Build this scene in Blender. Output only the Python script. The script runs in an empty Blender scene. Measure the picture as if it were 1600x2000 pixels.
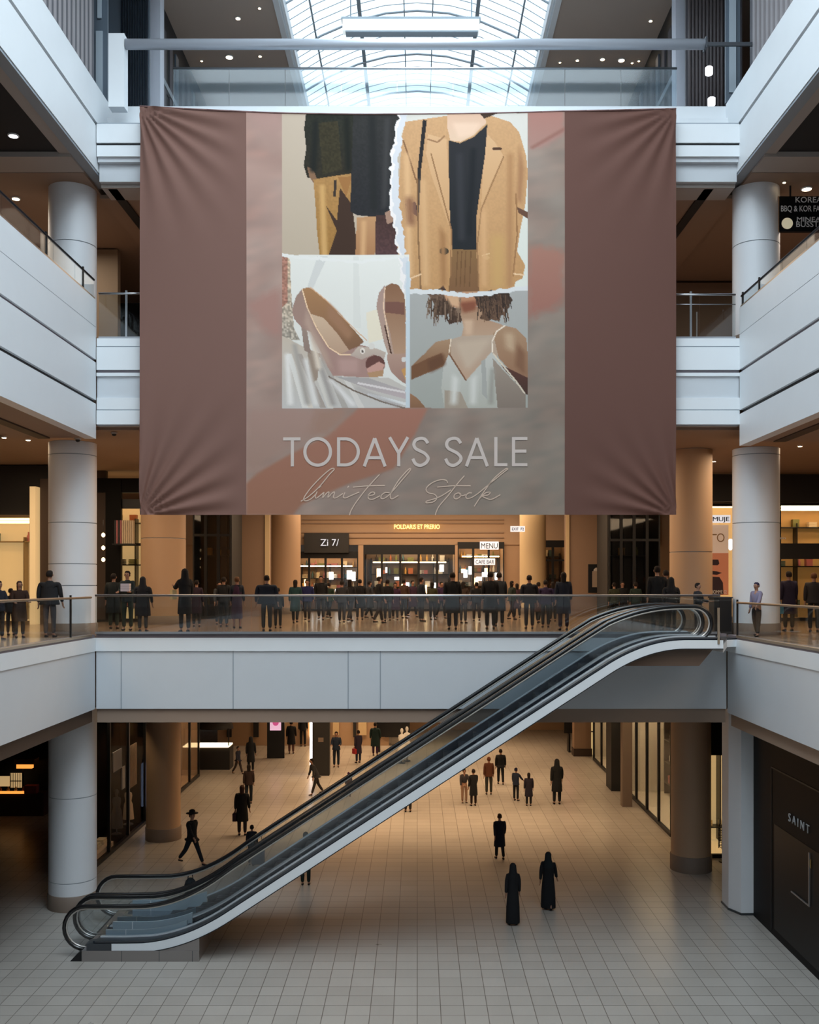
import bpy, bmesh, math, random
import numpy as np
from mathutils import Vector, Matrix
random.seed(7)
PI = math.pi
F = 1950.0; VX = 815.0; VY = 1140.0; CZ = 9.08      # focal length (px), vanishing point, camera height
scene = bpy.context.scene
COL = scene.collection

def sl(c):                                          # sRGB 0-255 -> linear
    return tuple((v/255/12.92) if v/255 <= .04045 else ((v/255+.055)/1.055)**2.4 for v in c)
def at(x, y, Y):                                    # a point of the photograph at distance Y
    return ((x-VX)*Y/F, Y, CZ+(VY-y)*Y/F)
def ax(x, Y): return (x-VX)*Y/F
def az(y, Y): return CZ+(VY-y)*Y/F

# ------------------------------------------------------------------ materials
MATS = {}
def mat(name, rgb, rough=.6, metal=0., emis=None, es=0., noise=0., nscale=8., spec=.5, coat=0.):
    if name in MATS: return MATS[name]
    m = bpy.data.materials.new(name); m.use_nodes = True
    nt = m.node_tree; b = nt.nodes['Principled BSDF']
    c = sl(rgb)
    b.inputs['Base Color'].default_value = (*c, 1)
    b.inputs['Roughness'].default_value = rough
    b.inputs['Metallic'].default_value = metal
    b.inputs['Specular IOR Level'].default_value = spec
    b.inputs['Coat Weight'].default_value = coat
    if noise > 0:
        tc = nt.nodes.new('ShaderNodeTexCoord'); n = nt.nodes.new('ShaderNodeTexNoise')
        n.inputs['Scale'].default_value = nscale; n.inputs['Detail'].default_value = 4
        nt.links.new(tc.outputs['Object'], n.inputs['Vector'])
        r = nt.nodes.new('ShaderNodeMapRange')
        r.inputs['To Min'].default_value = 1-noise; r.inputs['To Max'].default_value = 1+noise
        nt.links.new(n.outputs['Fac'], r.inputs['Value'])
        mx = nt.nodes.new('ShaderNodeVectorMath'); mx.operation = 'SCALE'
        mx.inputs[0].default_value = c
        nt.links.new(r.outputs['Result'], mx.inputs['Scale'])
        nt.links.new(mx.outputs['Vector'], b.inputs['Base Color'])
    if emis:
        b.inputs['Emission Color'].default_value = (*sl(emis), 1)
        b.inputs['Emission Strength'].default_value = es
    MATS[name] = m; return m

def glass_mat(name, tint, refl=.06, haze=0., hazecol=(200, 215, 225), rough=.03, fres=.5):
    m = bpy.data.materials.new(name); m.use_nodes = True; nt = m.node_tree
    nt.nodes.clear()
    out = nt.nodes.new('ShaderNodeOutputMaterial'); tr = nt.nodes.new('ShaderNodeBsdfTransparent')
    tr.inputs['Color'].default_value = (*tint, 1)
    gl = nt.nodes.new('ShaderNodeBsdfGlossy'); gl.inputs['Roughness'].default_value = rough
    fr = nt.nodes.new('ShaderNodeFresnel'); fr.inputs['IOR'].default_value = 1.5
    ad = nt.nodes.new('ShaderNodeMath'); ad.operation = 'ADD'; ad.inputs[1].default_value = refl-.04*fres; ad.use_clamp = True
    fm = nt.nodes.new('ShaderNodeMath'); fm.operation = 'MULTIPLY'; fm.inputs[1].default_value = fres
    nt.links.new(fr.outputs[0], fm.inputs[0]); nt.links.new(fm.outputs[0], ad.inputs[0])
    mx = nt.nodes.new('ShaderNodeMixShader'); nt.links.new(ad.outputs[0], mx.inputs[0])
    nt.links.new(tr.outputs[0], mx.inputs[1]); nt.links.new(gl.outputs[0], mx.inputs[2])
    last = mx
    if haze > 0:
        df = nt.nodes.new('ShaderNodeBsdfTranslucent'); df.inputs['Color'].default_value = (*sl(hazecol), 1)
        d2 = nt.nodes.new('ShaderNodeBsdfDiffuse'); d2.inputs['Color'].default_value = (*sl(hazecol), 1)
        m0 = nt.nodes.new('ShaderNodeMixShader'); m0.inputs[0].default_value = .5
        nt.links.new(df.outputs[0], m0.inputs[1]); nt.links.new(d2.outputs[0], m0.inputs[2])
        m2 = nt.nodes.new('ShaderNodeMixShader'); m2.inputs[0].default_value = haze
        nt.links.new(mx.outputs[0], m2.inputs[1]); nt.links.new(m0.outputs[0], m2.inputs[2]); last = m2
    nt.links.new(last.outputs[0], out.inputs[0])
    MATS[name] = m; return m

def tile_mat(name, c1, c2, mortar, bw, bh, rough, var=.1, msize=.008):
    m = bpy.data.materials.new(name); m.use_nodes = True; nt = m.node_tree; b = nt.nodes['Principled BSDF']
    tc = nt.nodes.new('ShaderNodeTexCoord'); br = nt.nodes.new('ShaderNodeTexBrick')
    br.offset = 0; br.inputs['Scale'].default_value = 1
    br.inputs['Color1'].default_value = (*sl(c1), 1); br.inputs['Color2'].default_value = (*sl(c2), 1)
    br.inputs['Mortar'].default_value = (*sl(mortar), 1)
    br.inputs['Mortar Size'].default_value = msize; br.inputs['Brick Width'].default_value = bw
    br.inputs['Row Height'].default_value = bh; br.inputs['Mortar Smooth'].default_value = .1
    nt.links.new(tc.outputs['Object'], br.inputs['Vector'])
    n = nt.nodes.new('ShaderNodeTexNoise'); n.inputs['Scale'].default_value = .7; n.inputs['Detail'].default_value = 5
    nt.links.new(tc.outputs['Object'], n.inputs['Vector'])
    r = nt.nodes.new('ShaderNodeMapRange'); r.inputs['To Min'].default_value = 1-var; r.inputs['To Max'].default_value = 1+var
    nt.links.new(n.outputs['Fac'], r.inputs['Value'])
    sc = nt.nodes.new('ShaderNodeVectorMath'); sc.operation = 'SCALE'
    nt.links.new(br.outputs['Color'], sc.inputs[0]); nt.links.new(r.outputs['Result'], sc.inputs['Scale'])
    nt.links.new(sc.outputs['Vector'], b.inputs['Base Color'])
    r2 = nt.nodes.new('ShaderNodeMapRange'); r2.inputs['To Min'].default_value = rough*.8; r2.inputs['To Max'].default_value = rough*1.25
    nt.links.new(n.outputs['Fac'], r2.inputs['Value']); nt.links.new(r2.outputs['Result'], b.inputs['Roughness'])
    MATS[name] = m; return m

def vcol_mat(name, rough=.75):
    m = bpy.data.materials.new(name); m.use_nodes = True; nt = m.node_tree; b = nt.nodes['Principled BSDF']
    a = nt.nodes.new('ShaderNodeVertexColor'); a.layer_name = 'Col'
    nt.links.new(a.outputs['Color'], b.inputs['Base Color']); b.inputs['Roughness'].default_value = rough
    b.inputs['Specular IOR Level'].default_value = .2
    MATS[name] = m; return m

WHITE = mat('white_panel', (226, 229, 232), .45, noise=.025, nscale=1.5)
WHITE2 = mat('soft_grey_panel', (203, 207, 212), .5, noise=.03, nscale=1.2)
COLW = mat('column_white', (220, 222, 226), .45, noise=.02, nscale=2)
GROOVE = mat('groove_black', (26, 28, 32), .6)
GROOVEM = mat('groove_mauve', (120, 112, 118), .6)
LINE = mat('joint_grey', (150, 158, 166), .6)
STEEL = mat('steel', (186, 190, 196), .28, .9)
STEELD = mat('steel_dark', (88, 92, 98), .35, .8)
BRASS = mat('warm_steel', (196, 178, 156), .3, .85)
BLACKM = mat('black_metal', (24, 25, 28), .4, .2)
RUBBER = mat('black_rubber', (20, 20, 22), .28, coat=.4)
NAVY = mat('navy_metal', (34, 42, 54), .3, .3)
SOFFIT = mat('soffit_grey', (172, 164, 158), .7)
SOFFITC = mat('soffit_top', (176, 160, 148), .7)
SOFFITB = mat('soffit_brown', (150, 128, 112), .7, noise=.04, nscale=.6)
CEILBLK = mat('ceiling_black', (30, 30, 32), .8)
BROWN = mat('brown_wall', (146, 120, 100), .6, noise=.05, nscale=1)
TAN = mat('tan_wall', (178, 148, 120), .55, noise=.04, nscale=1)
TAUPE = mat('taupe', (120, 104, 92), .6)
BLACKW = mat('black_gloss_wall', (11, 11, 13), .55, spec=.15)
DARKW = mat('dark_wall', (34, 33, 34), .6)
DBROWN = mat('dark_brown', (62, 48, 40), .6)
BEIGE = mat('beige_interior', (214, 190, 150), .6)
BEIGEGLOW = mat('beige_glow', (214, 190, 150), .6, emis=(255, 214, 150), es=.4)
GLOW = mat('lamp_warm', (255, 235, 200), .5, emis=(255, 222, 176), es=16)
GLOWS = mat('lamp_soft', (255, 235, 200), .5, emis=(255, 214, 160), es=5)
GLOWW = mat('lamp_white', (250, 250, 250), .5, emis=(245, 248, 255), es=3)
GLASS = glass_mat('clear_glass', (.90, .93, .94), .05)
GLASSD = glass_mat('shop_glass', (.88, .88, .86), .04, fres=.2)
GLASSB = glass_mat('balustrade_glass', (.86, .90, .91), .06, fres=.35)
GLASSE = glass_mat('escalator_glass', (.92, .94, .95), .045, fres=.3)
GLASSN = glass_mat('display_glass', (.95, .96, .96), .012, fres=.03)
GLASSR = glass_mat('side_rail_glass', (.93, .95, .95), .04, fres=.12)
GLASSH = glass_mat('bridge_glass', (.84, .90, .93), .08, .10, (206, 222, 232), .12)  # milky haze stands in for the skylight reflected in this glass
GLASSK = glass_mat('skylight_glass', (.93, .97, 1.0), .02, .12, (235, 244, 250))
FLOOR0 = tile_mat('floor_tile', (166, 160, 153), (158, 152, 145), (104, 97, 91), .5, .5, .3, .07, .009)
FLOOR1 = tile_mat('upper_floor', (150, 128, 110), (142, 120, 102), (90, 76, 66), .8, .8, .16, .08, .006)
SKIN = mat('skin', (176, 128, 102), .6)

# ------------------------------------------------------------------ mesh builder
class MB:
    def __init__(s): s.v = []; s.f = []; s.m = []; s.sm = []
    def add(s, vs, fs, mi=0, smooth=False):
        o = len(s.v); s.v += [tuple(p) for p in vs]
        for f in fs: s.f.append(tuple(i+o for i in f)); s.m.append(mi); s.sm.append(smooth)
        return s
    def box(s, x0, x1, y0, y1, z0, z1, mi=0):
        if x0 > x1: x0, x1 = x1, x0
        if y0 > y1: y0, y1 = y1, y0
        if z0 > z1: z0, z1 = z1, z0
        v = [(x0,y0,z0),(x1,y0,z0),(x1,y1,z0),(x0,y1,z0),(x0,y0,z1),(x1,y0,z1),(x1,y1,z1),(x0,y1,z1)]
        f = [(0,3,2,1),(4,5,6,7),(0,1,5,4),(1,2,6,5),(2,3,7,6),(3,0,4,7)]
        return s.add(v, f, mi)
    def prism(s, poly, lo, hi, axis='z', mi=0):      # polygon extruded along an axis
        n = len(poly)
        def P(a, b, c): return {'z': (a, b, c), 'y': (a, c, b), 'x': (c, a, b)}[axis]
        v = [P(a, b, lo) for a, b in poly]+[P(a, b, hi) for a, b in poly]
        f = [tuple(range(n))[::-1], tuple(range(n, 2*n))]
        f += [(i, (i+1) % n, n+(i+1) % n, n+i) for i in range(n)]
        return s.add(v, f, mi)
    def tube(s, pts, r, n=8, mi=0, closed=False, cap=True, flat=1.0):
        pts = [Vector(p) for p in pts]; N = len(pts); v = []
        up = Vector((0, 0, 1))
        rr = r if isinstance(r, (list, tuple)) else [r]*N
        for i, p in enumerate(pts):
            a = pts[(i-1) % N] if (i > 0 or closed) else p
            b = pts[(i+1) % N] if (i < N-1 or closed) else p
            t = (b-a)
            t = t.normalized() if t.length > 1e-9 else Vector((0, 0, 1))
            ref = Vector((0, 1, 0)) if abs(t.y) < .9 else up
            u = t.cross(ref).normalized(); w = t.cross(u).normalized()
            for k in range(n):
                an = 2*PI*k/n
                v.append(p+u*(math.cos(an)*rr[i]*flat)+w*(math.sin(an)*rr[i]))
        f = []
        M = N if closed else N-1
        for i in range(M):
            j = (i+1) % N
            for k in range(n):
                l = (k+1) % n
                f.append((i*n+k, i*n+l, j*n+l, j*n+k))
        if cap and not closed:
            f.append(tuple(range(n))[::-1]); f.append(tuple((N-1)*n+k for k in range(n)))
        return s.add(v, f, mi, True)
    def lathe(s, prof, cx=0, cy=0, n=24, mi=0, sx=1, sy=1, smooth=True):   # profile [(r, z)]
        v = []; N = len(prof)
        for r, z in prof:
            for k in range(n):
                a = 2*PI*k/n; v.append((cx+r*sx*math.cos(a), cy+r*sy*math.sin(a), z))
        f = [(i*n+k, i*n+(k+1) % n, (i+1)*n+(k+1) % n, (i+1)*n+k) for i in range(N-1) for k in range(n)]
        s.add(v, f, mi, smooth); M = len(v)-n
        s.add(v[:n], [tuple(range(n))[::-1]], mi); s.add(v[M:], [tuple(range(n))], mi)
        return s
    def rings(s, rings, n=14, mi=0):                  # rings of (cx, cy, z, rx, ry)
        v = []
        for cx, cy, z, rx, ry in rings:
            for k in range(n):
                a = 2*PI*k/n; v.append((cx+rx*math.cos(a), cy+ry*math.sin(a), z))
        N = len(rings)
        f = [(i*n+k, i*n+(k+1) % n, (i+1)*n+(k+1) % n, (i+1)*n+k) for i in range(N-1) for k in range(n)]
        s.add(v, f, mi, True); M = len(v)-n
        s.add(v[:n], [tuple(range(n))[::-1]], mi); s.add(v[M:], [tuple(range(n))], mi)
        return s
    def build(s, name, mats, parent=None, loc=(0, 0, 0), rz=0, bevel=0):
        me = bpy.data.meshes.new(name); me.from_pydata(s.v, [], s.f)
        for m in (mats if isinstance(mats, (list, tuple)) else [mats]): me.materials.append(m)
        me.polygons.foreach_set('material_index', s.m); me.polygons.foreach_set('use_smooth', s.sm)
        me.update()
        o = bpy.data.objects.new(name, me); COL.objects.link(o)
        o.location = loc; o.rotation_euler = (0, 0, rz)
        if parent: o.parent = parent
        if bevel:
            b = o.modifiers.new('bevel', 'BEVEL'); b.width = bevel; b.segments = 2; b.limit_method = 'ANGLE'
        return o
def tag(o, label, cat, group=None, kind=None):
    o['label'] = label; o['category'] = cat
    if group: o['group'] = group
    if kind: o['kind'] = kind
    return o
def thing(name, label, cat, loc=(0, 0, 0), rz=0, group=None):
    o = bpy.data.objects.new(name, None); COL.objects.link(o); o.location = loc; o.rotation_euler = (0, 0, rz)
    o.empty_display_size = .1
    return tag(o, label, cat, group)
def struct(name, mb, mats, label, cat='structure'):
    o = mb.build(name, mats); o['kind'] = 'structure'; o['label'] = label; o['category'] = cat; return o
def copy_tree(o, parent=None):
    c = o.copy(); COL.objects.link(c)
    if parent: c.parent = parent
    for ch in list(o.children): copy_tree(ch, c)
    return c
def text_mesh(name, s, size, m, parent=None, loc=(0, 0, 0), rz=0, width=None, extrude=.01, align='CENTER', bold=0):
    cu = bpy.data.curves.new('t', 'FONT'); cu.body = s; cu.size = size; cu.extrude = extrude; cu.align_x = align
    cu.offset = bold; cu.resolution_u = 3
    t = bpy.data.objects.new('t', cu); COL.objects.link(t)
    dg = bpy.context.evaluated_depsgraph_get(); me = bpy.data.meshes.new_from_object(t.evaluated_get(dg))
    bpy.data.objects.remove(t)
    co = np.empty(len(me.vertices)*3); me.vertices.foreach_get('co', co); co = co.reshape(-1, 3)
    if width and len(co):
        w = co[:, 0].max()-co[:, 0].min(); co[:, 0] *= width/w
    n = np.empty_like(co); n[:, 0] = co[:, 0]; n[:, 1] = -co[:, 2]; n[:, 2] = co[:, 1]
    me.vertices.foreach_set('co', n.ravel()); me.update()
    me.materials.clear(); me.materials.append(m); me.name = name
    o = bpy.data.objects.new(name, me); COL.objects.link(o); o.location = loc; o.rotation_euler = (0, 0, rz)
    if parent: o.parent = parent
    return o

# ------------------------------------------------------------------ the building shell
D = 27.08                    # distance of the back edge of the atrium
XL, XR1, XR = -8.72, 8.40, 8.75
L1, L2 = CZ-1.43, CZ+6.67
def z(r): return CZ+r
def band(mb, axis, face, a0, a1, bands, th=.3, inward=1):
    """stack of horizontal bands; axis 'x' = face looks along x at X=face, 'y' = looks to the camera at Y=face"""
    for z0, z1, mi, rec in bands:
        if axis == 'y': mb.box(a0, a1, face+rec, face+th, z(z0), z(z1), mi)
        else: mb.box(face+inward*rec, face+inward*th, a0, a1, z(z0), z(z1), mi)
    return mb

m = MB().box(-21, 21, -9, 68, -.3, 0); struct('floor', m, FLOOR0, 'ground floor of the mall paved in square beige tiles', 'floor')
# level 1 slabs
m = MB(); m.box(-21, 21, D+.3, 62, z(-3.4), L1); m.box(-21, XL-.3, -8, D+.3, z(-3.4), L1); m.box(XR1+.3, 21, -8, D+.3, z(-3.4), L1)
m.box(XL-.3, XR1+.3, -8, -1.2, z(-3.4), L1)
struct('floor', m, FLOOR1, 'glossy brown floor of the first gallery level', 'floor')
# level 1 fascias
m = MB()
band(m, 'y', D, XL, XR1, [(-3.4, -1.83, 1, .04), (-1.83, -1.47, 0, 0), (-1.47, -1.36, 3, .02), (-3.78, -3.4, 2, .12)])
for x in (236, 455, 680, 743): m.box(ax(x, D)-.012, ax(x, D)+.012, D+.03, D+.2, z(-3.4), z(-1.83), 4)
struct('trim_1', m, [WHITE, WHITE2, SOFFITB, GROOVEM, LINE], 'white fascia across the back of the first gallery behind the escalator', 'fascia')
m = MB(); band(m, 'x', XL, -7.5, D, [(-3.4, -1.83, 1, .02), (-1.83, -1.47, 0, 0), (-1.47, -1.38, 3, .02)], inward=-1)
m.box(XL-.35, XL-.1, -7.5, D, z(-3.75), z(-3.4), 2)
struct('trim_2', m, [WHITE, WHITE2, DBROWN, GROOVEM], 'white fascia along the left side of the first gallery', 'fascia')
m = MB(); band(m, 'x', XR1, -7.5, D, [(-3.5, -1.83, 1, .02), (-1.83, -1.47, 0, 0), (-1.47, -1.38, 3, .02), (-3.85, -3.5, 2, .12)])
struct('trim_3', m, [WHITE, WHITE2, SOFFITB, GROOVEM], 'white fascia along the right side of the first gallery', 'fascia')
# level 2 fascias
m = MB()
band(m, 'y', D, XL+.02, XR, [(4.29, 4.32, 3, .06), (4.32, 4.70, 0, 0), (4.70, 4.73, 3, .03), (4.73, 5.05, 0, .02), (5.05, 5.63, 1, .06),
     (5.63, 5.72, 0, 0), (5.72, 5.80, 2, .05), (5.80, 6.42, 0, 0), (6.42, 6.45, 3, .03), (6.45, 6.66, 0, .02)])
struct('trim_4', m, [WHITE, WHITE2, GROOVEM, LINE], 'white grooved fascia at the back of the second gallery beside the banner', 'fascia')
m = MB(); band(m, 'x', XL, -7.5, D+.02, [(3.93, 4.88, 0, 0), (4.88, 4.98, 2, .08), (4.98, 6.0, 0, 0), (6.0, 6.08, 3, .06), (6.08, 6.95, 0, 0), (6.95, 6.965, 4, .01), (6.965, 7.7, 0, 0)], inward=-1)
struct('trim_5', m, [WHITE, WHITE2, GROOVE, GROOVEM, LINE], 'tall white parapet along the left side of the second gallery', 'fascia')
m = MB(); band(m, 'x', XR, -7.5, D+.02, [(3.74, 4.6, 0, 0), (4.6, 4.71, 2, .08), (4.71, 5.72, 0, 0), (5.72, 5.81, 3, .06), (5.81, 6.75, 0, 0), (6.75, 6.765, 4, .01), (6.765, 7.48, 0, 0)])
struct('trim_6', m, [WHITE, WHITE2, GROOVE, GROOVEM, LINE], 'tall white parapet along the right side of the second gallery', 'fascia')
# level 2 slabs
m = MB(); m.box(-21, 21, D+.3, 50, z(4.33), L2); m.box(-21, XL-.3, -8, D+.3, z(4.0), L2); m.box(XR+.3, 21, -8, D+.3, z(3.9), L2)
m.box(-21, 21, D+.5, 50, z(4.24), z(4.33), 1)
for i, X in enumerate((-10.2, -11.4, -12.8, 9.9, 11.2, 12.6)): m.box(X-.16, X+.16, 5, D+.2, z(3.87 if X > 0 else 3.96), z(4.0), 2)
struct('ceiling', m, [SOFFITB, SOFFITB, DBROWN], 'brown soffit of the second gallery seen from below', 'ceiling')
# level 3 fascias + bridge
for nm, s_, X in (('trim_7', -1, XL), ('trim_8', 1, XR)):
    m = MB(); band(m, 'x', X, -7.5, 28.3, [(11.18, 11.25, 4, .02), (11.25, 12.44, 0, 0), (12.44, 12.55, 2, .08), (12.55, 13.58, 0, 0)], inward=s_)
    m.box(X+s_*.3, X+s_*.6, -7.5, D-1, z(11.2), z(11.6), 3)
    struct(nm, m, [WHITE, WHITE2, GROOVE, SOFFIT, LINE], 'white fascia of the top gallery on the %s' % ('left' if s_ < 0 else 'right'), 'fascia')
m = MB()
band(m, 'y', D, XL+.02, XR, [(10.9, 11.0, 2, .4), (11.0, 11.48, 1, .25), (11.48, 11.6, 1, .1), (11.6, 11.9, 0, .02), (11.9, 11.96, 3, .05), (11.96, 12.47, 0, 0), (12.47, 12.53, 4, .06)], th=1.3)
m.box(XL, XR, 28.3, 28.6, z(12.4), z(13.53), 0); m.box(XL, XR, D+1, 33, z(11.05), z(13.1), 0)
struct('trim_9', m, [WHITE, WHITE2, SOFFIT, GROOVE, LINE], 'white footbridge crossing the atrium above the banner', 'fascia')
m = MB()
for s_ in (-1, 1):
    X = XL if s_ < 0 else XR
    m.box(X+s_*.6, s_*21, -8, 26.0, z(11.25), z(13.1), 0)
    m.box(X+s_*.3, s_*21, 26.0, 27.0, z(11.12), z(13.1), 1)
    m.box(X+s_*.3, s_*21, 27.0, 40, z(11.1), z(13.1), 2)
m.box(XL-.3, XR+.3, D+1.3, 40, z(10.95), z(11.05), 2)
for X in (-8.42, 8.06): m.box(X-.13, X+.13, D+.5, 39, z(10.9), z(10.96), 3)
struct('ceiling', m, [CEILBLK, SOFFIT, SOFFITB, GROOVE], 'dark soffit of the top gallery with a brown rear bay', 'ceiling')
# outer walls
m = MB(); m.box(-21.3, -21, -9, 68, 0, 29.5); struct('wall_left', m, DBROWN, 'far left outer wall of the mall', 'wall')
m = MB(); m.box(21, 21.3, -9, 68, 0, 29.5); struct('wall_right', m, DBROWN, 'far right outer wall of the mall', 'wall')
m = MB(); m.box(-21.3, 21.3, -9.3, -9, 0, 29.5); struct('wall_front', m, WHITE, 'wall closing the atrium behind the viewer', 'wall')
m = MB(); m.box(-21.3, 21.3, 68, 68.3, 0, 29.5); struct('wall_back', m, BROWN, 'brown wall at the far end of the mall', 'wall')
m = MB(); m.box(-21, 21, 39.5, 40, L2, z(11.1)); struct('wall_rear', m, DARKW, 'dark rear wall of the second gallery', 'wall')
# top ceiling with skylight opening
CT = z(20.0)
m = MB()
for s_ in (-1, 1): m.box(s_*4.95, s_*21, 20, 68, CT, CT+.3, 0); m.box(s_*8.9, s_*21, -9, 20, CT, CT+.3, 0)
struct('ceiling', m, SOFFITC, 'flat taupe ceiling beside the glass skylight', 'ceiling')
P_SKY = 3500; P_SKY2 = 400; P_L1 = 660; P_L0 = 570; P_L2 = 400; WORLD = 3.0; EXPO = 0.12
# ------------------------------------------------------------------ columns
def column(name, X, Y, r, z0, z1, label, m0, joints=(), base=.35, basem=TAUPE, group=None):
    t = thing(name, label, 'column', (X, Y, z0), group=group)
    mb = MB(); h = z1-z0; js = [base]+sorted(j-z0 for j in joints)+[h]
    for q0, q1 in zip(js[:-1], js[1:]): mb.lathe([(r, q0+(.012 if q0 != base else 0)), (r, q1-.012)], n=48)
    mb.lathe([(r-.02, base), (r-.02, h)], n=48, mi=1)
    mb.build('shaft', [m0, LINE], t)
    MB().lathe([(r+.03, 0), (r+.03, base-.02), (r+.005, base)], n=40).build('base', basem, t)
    return t
column('column', -9.73, 28.2, .65, 0, z(-3.4), 'pale round column at the left rising from the ground floor behind the escalator foot', COLW, (z(-5.95), z(-8.3)), .42)
column('column', -9.73, 28.2, .65, L1, z(3.97), 'pale round column at the left on the first gallery', COLW, (z(-.05), z(.55), z(1.7), z(3.6)), .33)
column('column', -9.73, 28.2, .65, L2, z(11.12), 'pale round column at the left on the second gallery', COLW, (z(9.5),), .3)
column('column', 9.57, 28.2, .64, L1, z(3.8), 'pale round column at the right behind the person in a white top', COLW, (z(1.7), z(3.6)), .33)
column('column', 9.57, 28.2, .64, L2, z(11.12), 'pale round column at the right on the second gallery beside the dark menu board', COLW, (z(9.5),), .3)
column('column', -9.05, 35.6, .60, 0, z(-3.4), 'tan round column on the ground floor between the left shop windows', TAN, (), .45)
column('column', -9.05, 35.6, .78, L1, z(4.24), 'tan round column on the first gallery under the banner left end', TAN, (z(1.6),), .3)
column('column', 8.72, 31.8, .62, 0, z(-3.4), 'tan round column on the ground floor at the right of the hall', TAN, (), .5)
column('column', 8.72, 31.8, .66, L1, z(4.24), 'tan round column on the first gallery right of the banner', TAN, (z(1.0),), .3)
column('column', -6.3, 47.5, .75, L1, z(4.24), 'slim tan column left of the shop with the script sign', TAN, (), .3)
column('column', 5.5, 47.5, .62, L1, z(4.24), 'pale tan column right of the central shop entrance', BEIGE, (), .3)
# square pillar of the ground floor on the right
t = thing('pillar', 'pale chamfered square pillar beside the black shop wall', 'column', (9.0, 27.9, 0))
MB().prism([(-.33, -.1), (-.12, -.55), (.3, -.55), (.3, .5), (-.33, .5)], .04, 9.08-3.5).build('shaft', COLW, t)
MB().prism([(-.35, -.11), (-.13, -.57), (.31, -.57), (.31, .52), (-.35, .52)], 0, .06).build('base', STEELD, t)

# ------------------------------------------------------------------ railings
def glass_rail(name, label, p0, p1, zb, zt, n, posts=(), hr=.03, hm=STEEL, gm=GLASSB, foot=True, postm=BLACKM, mid=False):
    p0 = Vector(p0); p1 = Vector(p1); d = p1-p0; Lg = d.length; a = math.atan2(d.y, d.x)
    t = thing(name, label, 'railing', (p0.x, p0.y, zb), a)
    h = zt-zb
    for i in range(n):
        MB().box(Lg*i/n+.008, Lg*(i+1)/n-.008, -.008, .008, .03, h-hr).build('glass_panel', gm, t)
    MB().tube([(0, 0, h), (Lg, 0, h)], hr, 10).build('handrail', hm, t)
    if mid: MB().tube([(0, 0, h*.78), (Lg, 0, h*.78)], .012, 8).build('middle_rail', hm, t)
    if foot: MB().box(0, Lg, -.03, .03, 0, .06).build('foot_channel', STEEL if hm is STEEL else BRASS, t)
    for q in posts:
        MB().box(q-.025, q+.025, -.02, .02, 0, h+.08).build('post', postm, t)
    return t
glass_rail('glass_railing', 'long clear glass railing with steel handrail across the back of the first gallery', (XL, D-.05, 0), (8.2, D-.05, 0), z(-1.36), z(-.32), 12)
glass_rail('glass_railing', 'clear glass railing along the left side of the first gallery', (XL-.03, 6, 0), (XL-.03, D-.3, 0), z(-1.42), z(-.37), 14, posts=(19.2,), hm=BRASS, gm=GLASSR)
glass_rail('glass_railing', 'clear glass railing along the right side of the first gallery from a black post', (XR1+.03, 26.3, 0), (XR1+.03, 6, 0), z(-1.42), z(-.5), 14, posts=(.02,), hm=BRASS, gm=GLASSR)
glass_rail('glass_railing', 'steel and glass railing left of the banner on the second gallery', (XL+.05, D+.1, 0), (-7.3, D+.1, 0), z(6.66), z(7.9), 1, posts=(.75,), postm=STEEL, mid=False)
glass_rail('glass_railing', 'steel and glass railing right of the banner on the second gallery', (6.7, D+.1, 0), (XR-.08, D+.1, 0), z(6.66), z(7.87), 2, posts=(.75,), postm=STEEL, mid=True)
glass_rail('glass_railing', 'low glass rail on top of the left parapet of the second gallery', (XL-.05, 6, 0), (XL-.05, D, 0), z(7.7), z(8.24), 14, posts=(17.6, 20.2), hm=NAVY, gm=GLASSR)
glass_rail('glass_railing', 'low glass rail on top of the right parapet of the second gallery', (XR+.05, D, 0), (XR+.05, 6, 0), z(7.48), z(7.8), 14, posts=(.1, 1.4), hm=NAVY, gm=GLASSR)
glass_rail('glass_railing', 'blue glass balustrade of the footbridge above the banner, sky reflection added as haze', (-6.95, 28.45, 0), (7.4, 28.45, 0), z(13.53), z(14.68), 9, hr=.035, gm=GLASSH)
# tubular beam over the bridge
t = thing('tubular_beam', 'thick round steel beam spanning the atrium above the footbridge', 'beam', (0, 27.25, z(14.72)))
MB().tube([(-7.95, 0, 0), (7.85, 0, 0)], .14, 20).build('tube', mat('tube_paint', (198, 204, 214), .3, .3), t)
MB().box(-8.4, -7.97, -.1, .25, -1.75, .25).build('post', WHITE, t)
MB().box(7.84, 7.88, -.15, .15, -.15, .15).box(7.88, 9.3, -.03, .03, -.05, .05).build('end_bracket', STEELD, t)

# ------------------------------------------------------------------ top gallery walls
def ribbed(name, label, X, y0, y1, z0, z1, s_, m0, m1, pitch=.34, cat='wall cladding'):
    t = thing(name, label, cat, (X, y0, z0))
    MB().box(0, -s_*.05 if s_ < 0 else .05, 0, y1-y0, 0, z1-z0).build('backing', m1, t)
    mb = MB(); n = int((y1-y0)/pitch)
    for i in range(n):
        mb.box(0, -s_*.07, i*pitch+.05, i*pitch+pitch*.62, 0, z1-z0)
    mb.build('slats', m0, t); return t
RIB = mat('rib_grey', (150, 144, 146), .6); RIBD = mat('rib_dark', (84, 82, 88), .6)
RIBR = mat('rib_dark2', (92, 86, 88), .6); BLUEP = mat('blue_grey_panel', (92, 104, 116), .4); PALEB = mat('pale_blue_panel', (170, 182, 192), .35)
ribbed('slatted_wall', 'grey vertical slat wall above the left parapet of the top gallery', -9.15, 12, 28.1, z(13.5), CT, -1, RIB, RIBD)
ribbed('slatted_wall', 'grey vertical slat wall above the right parapet of the top gallery', 9.2, 12, 27.6, z(13.5), CT, 1, RIB, RIBD)
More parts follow.
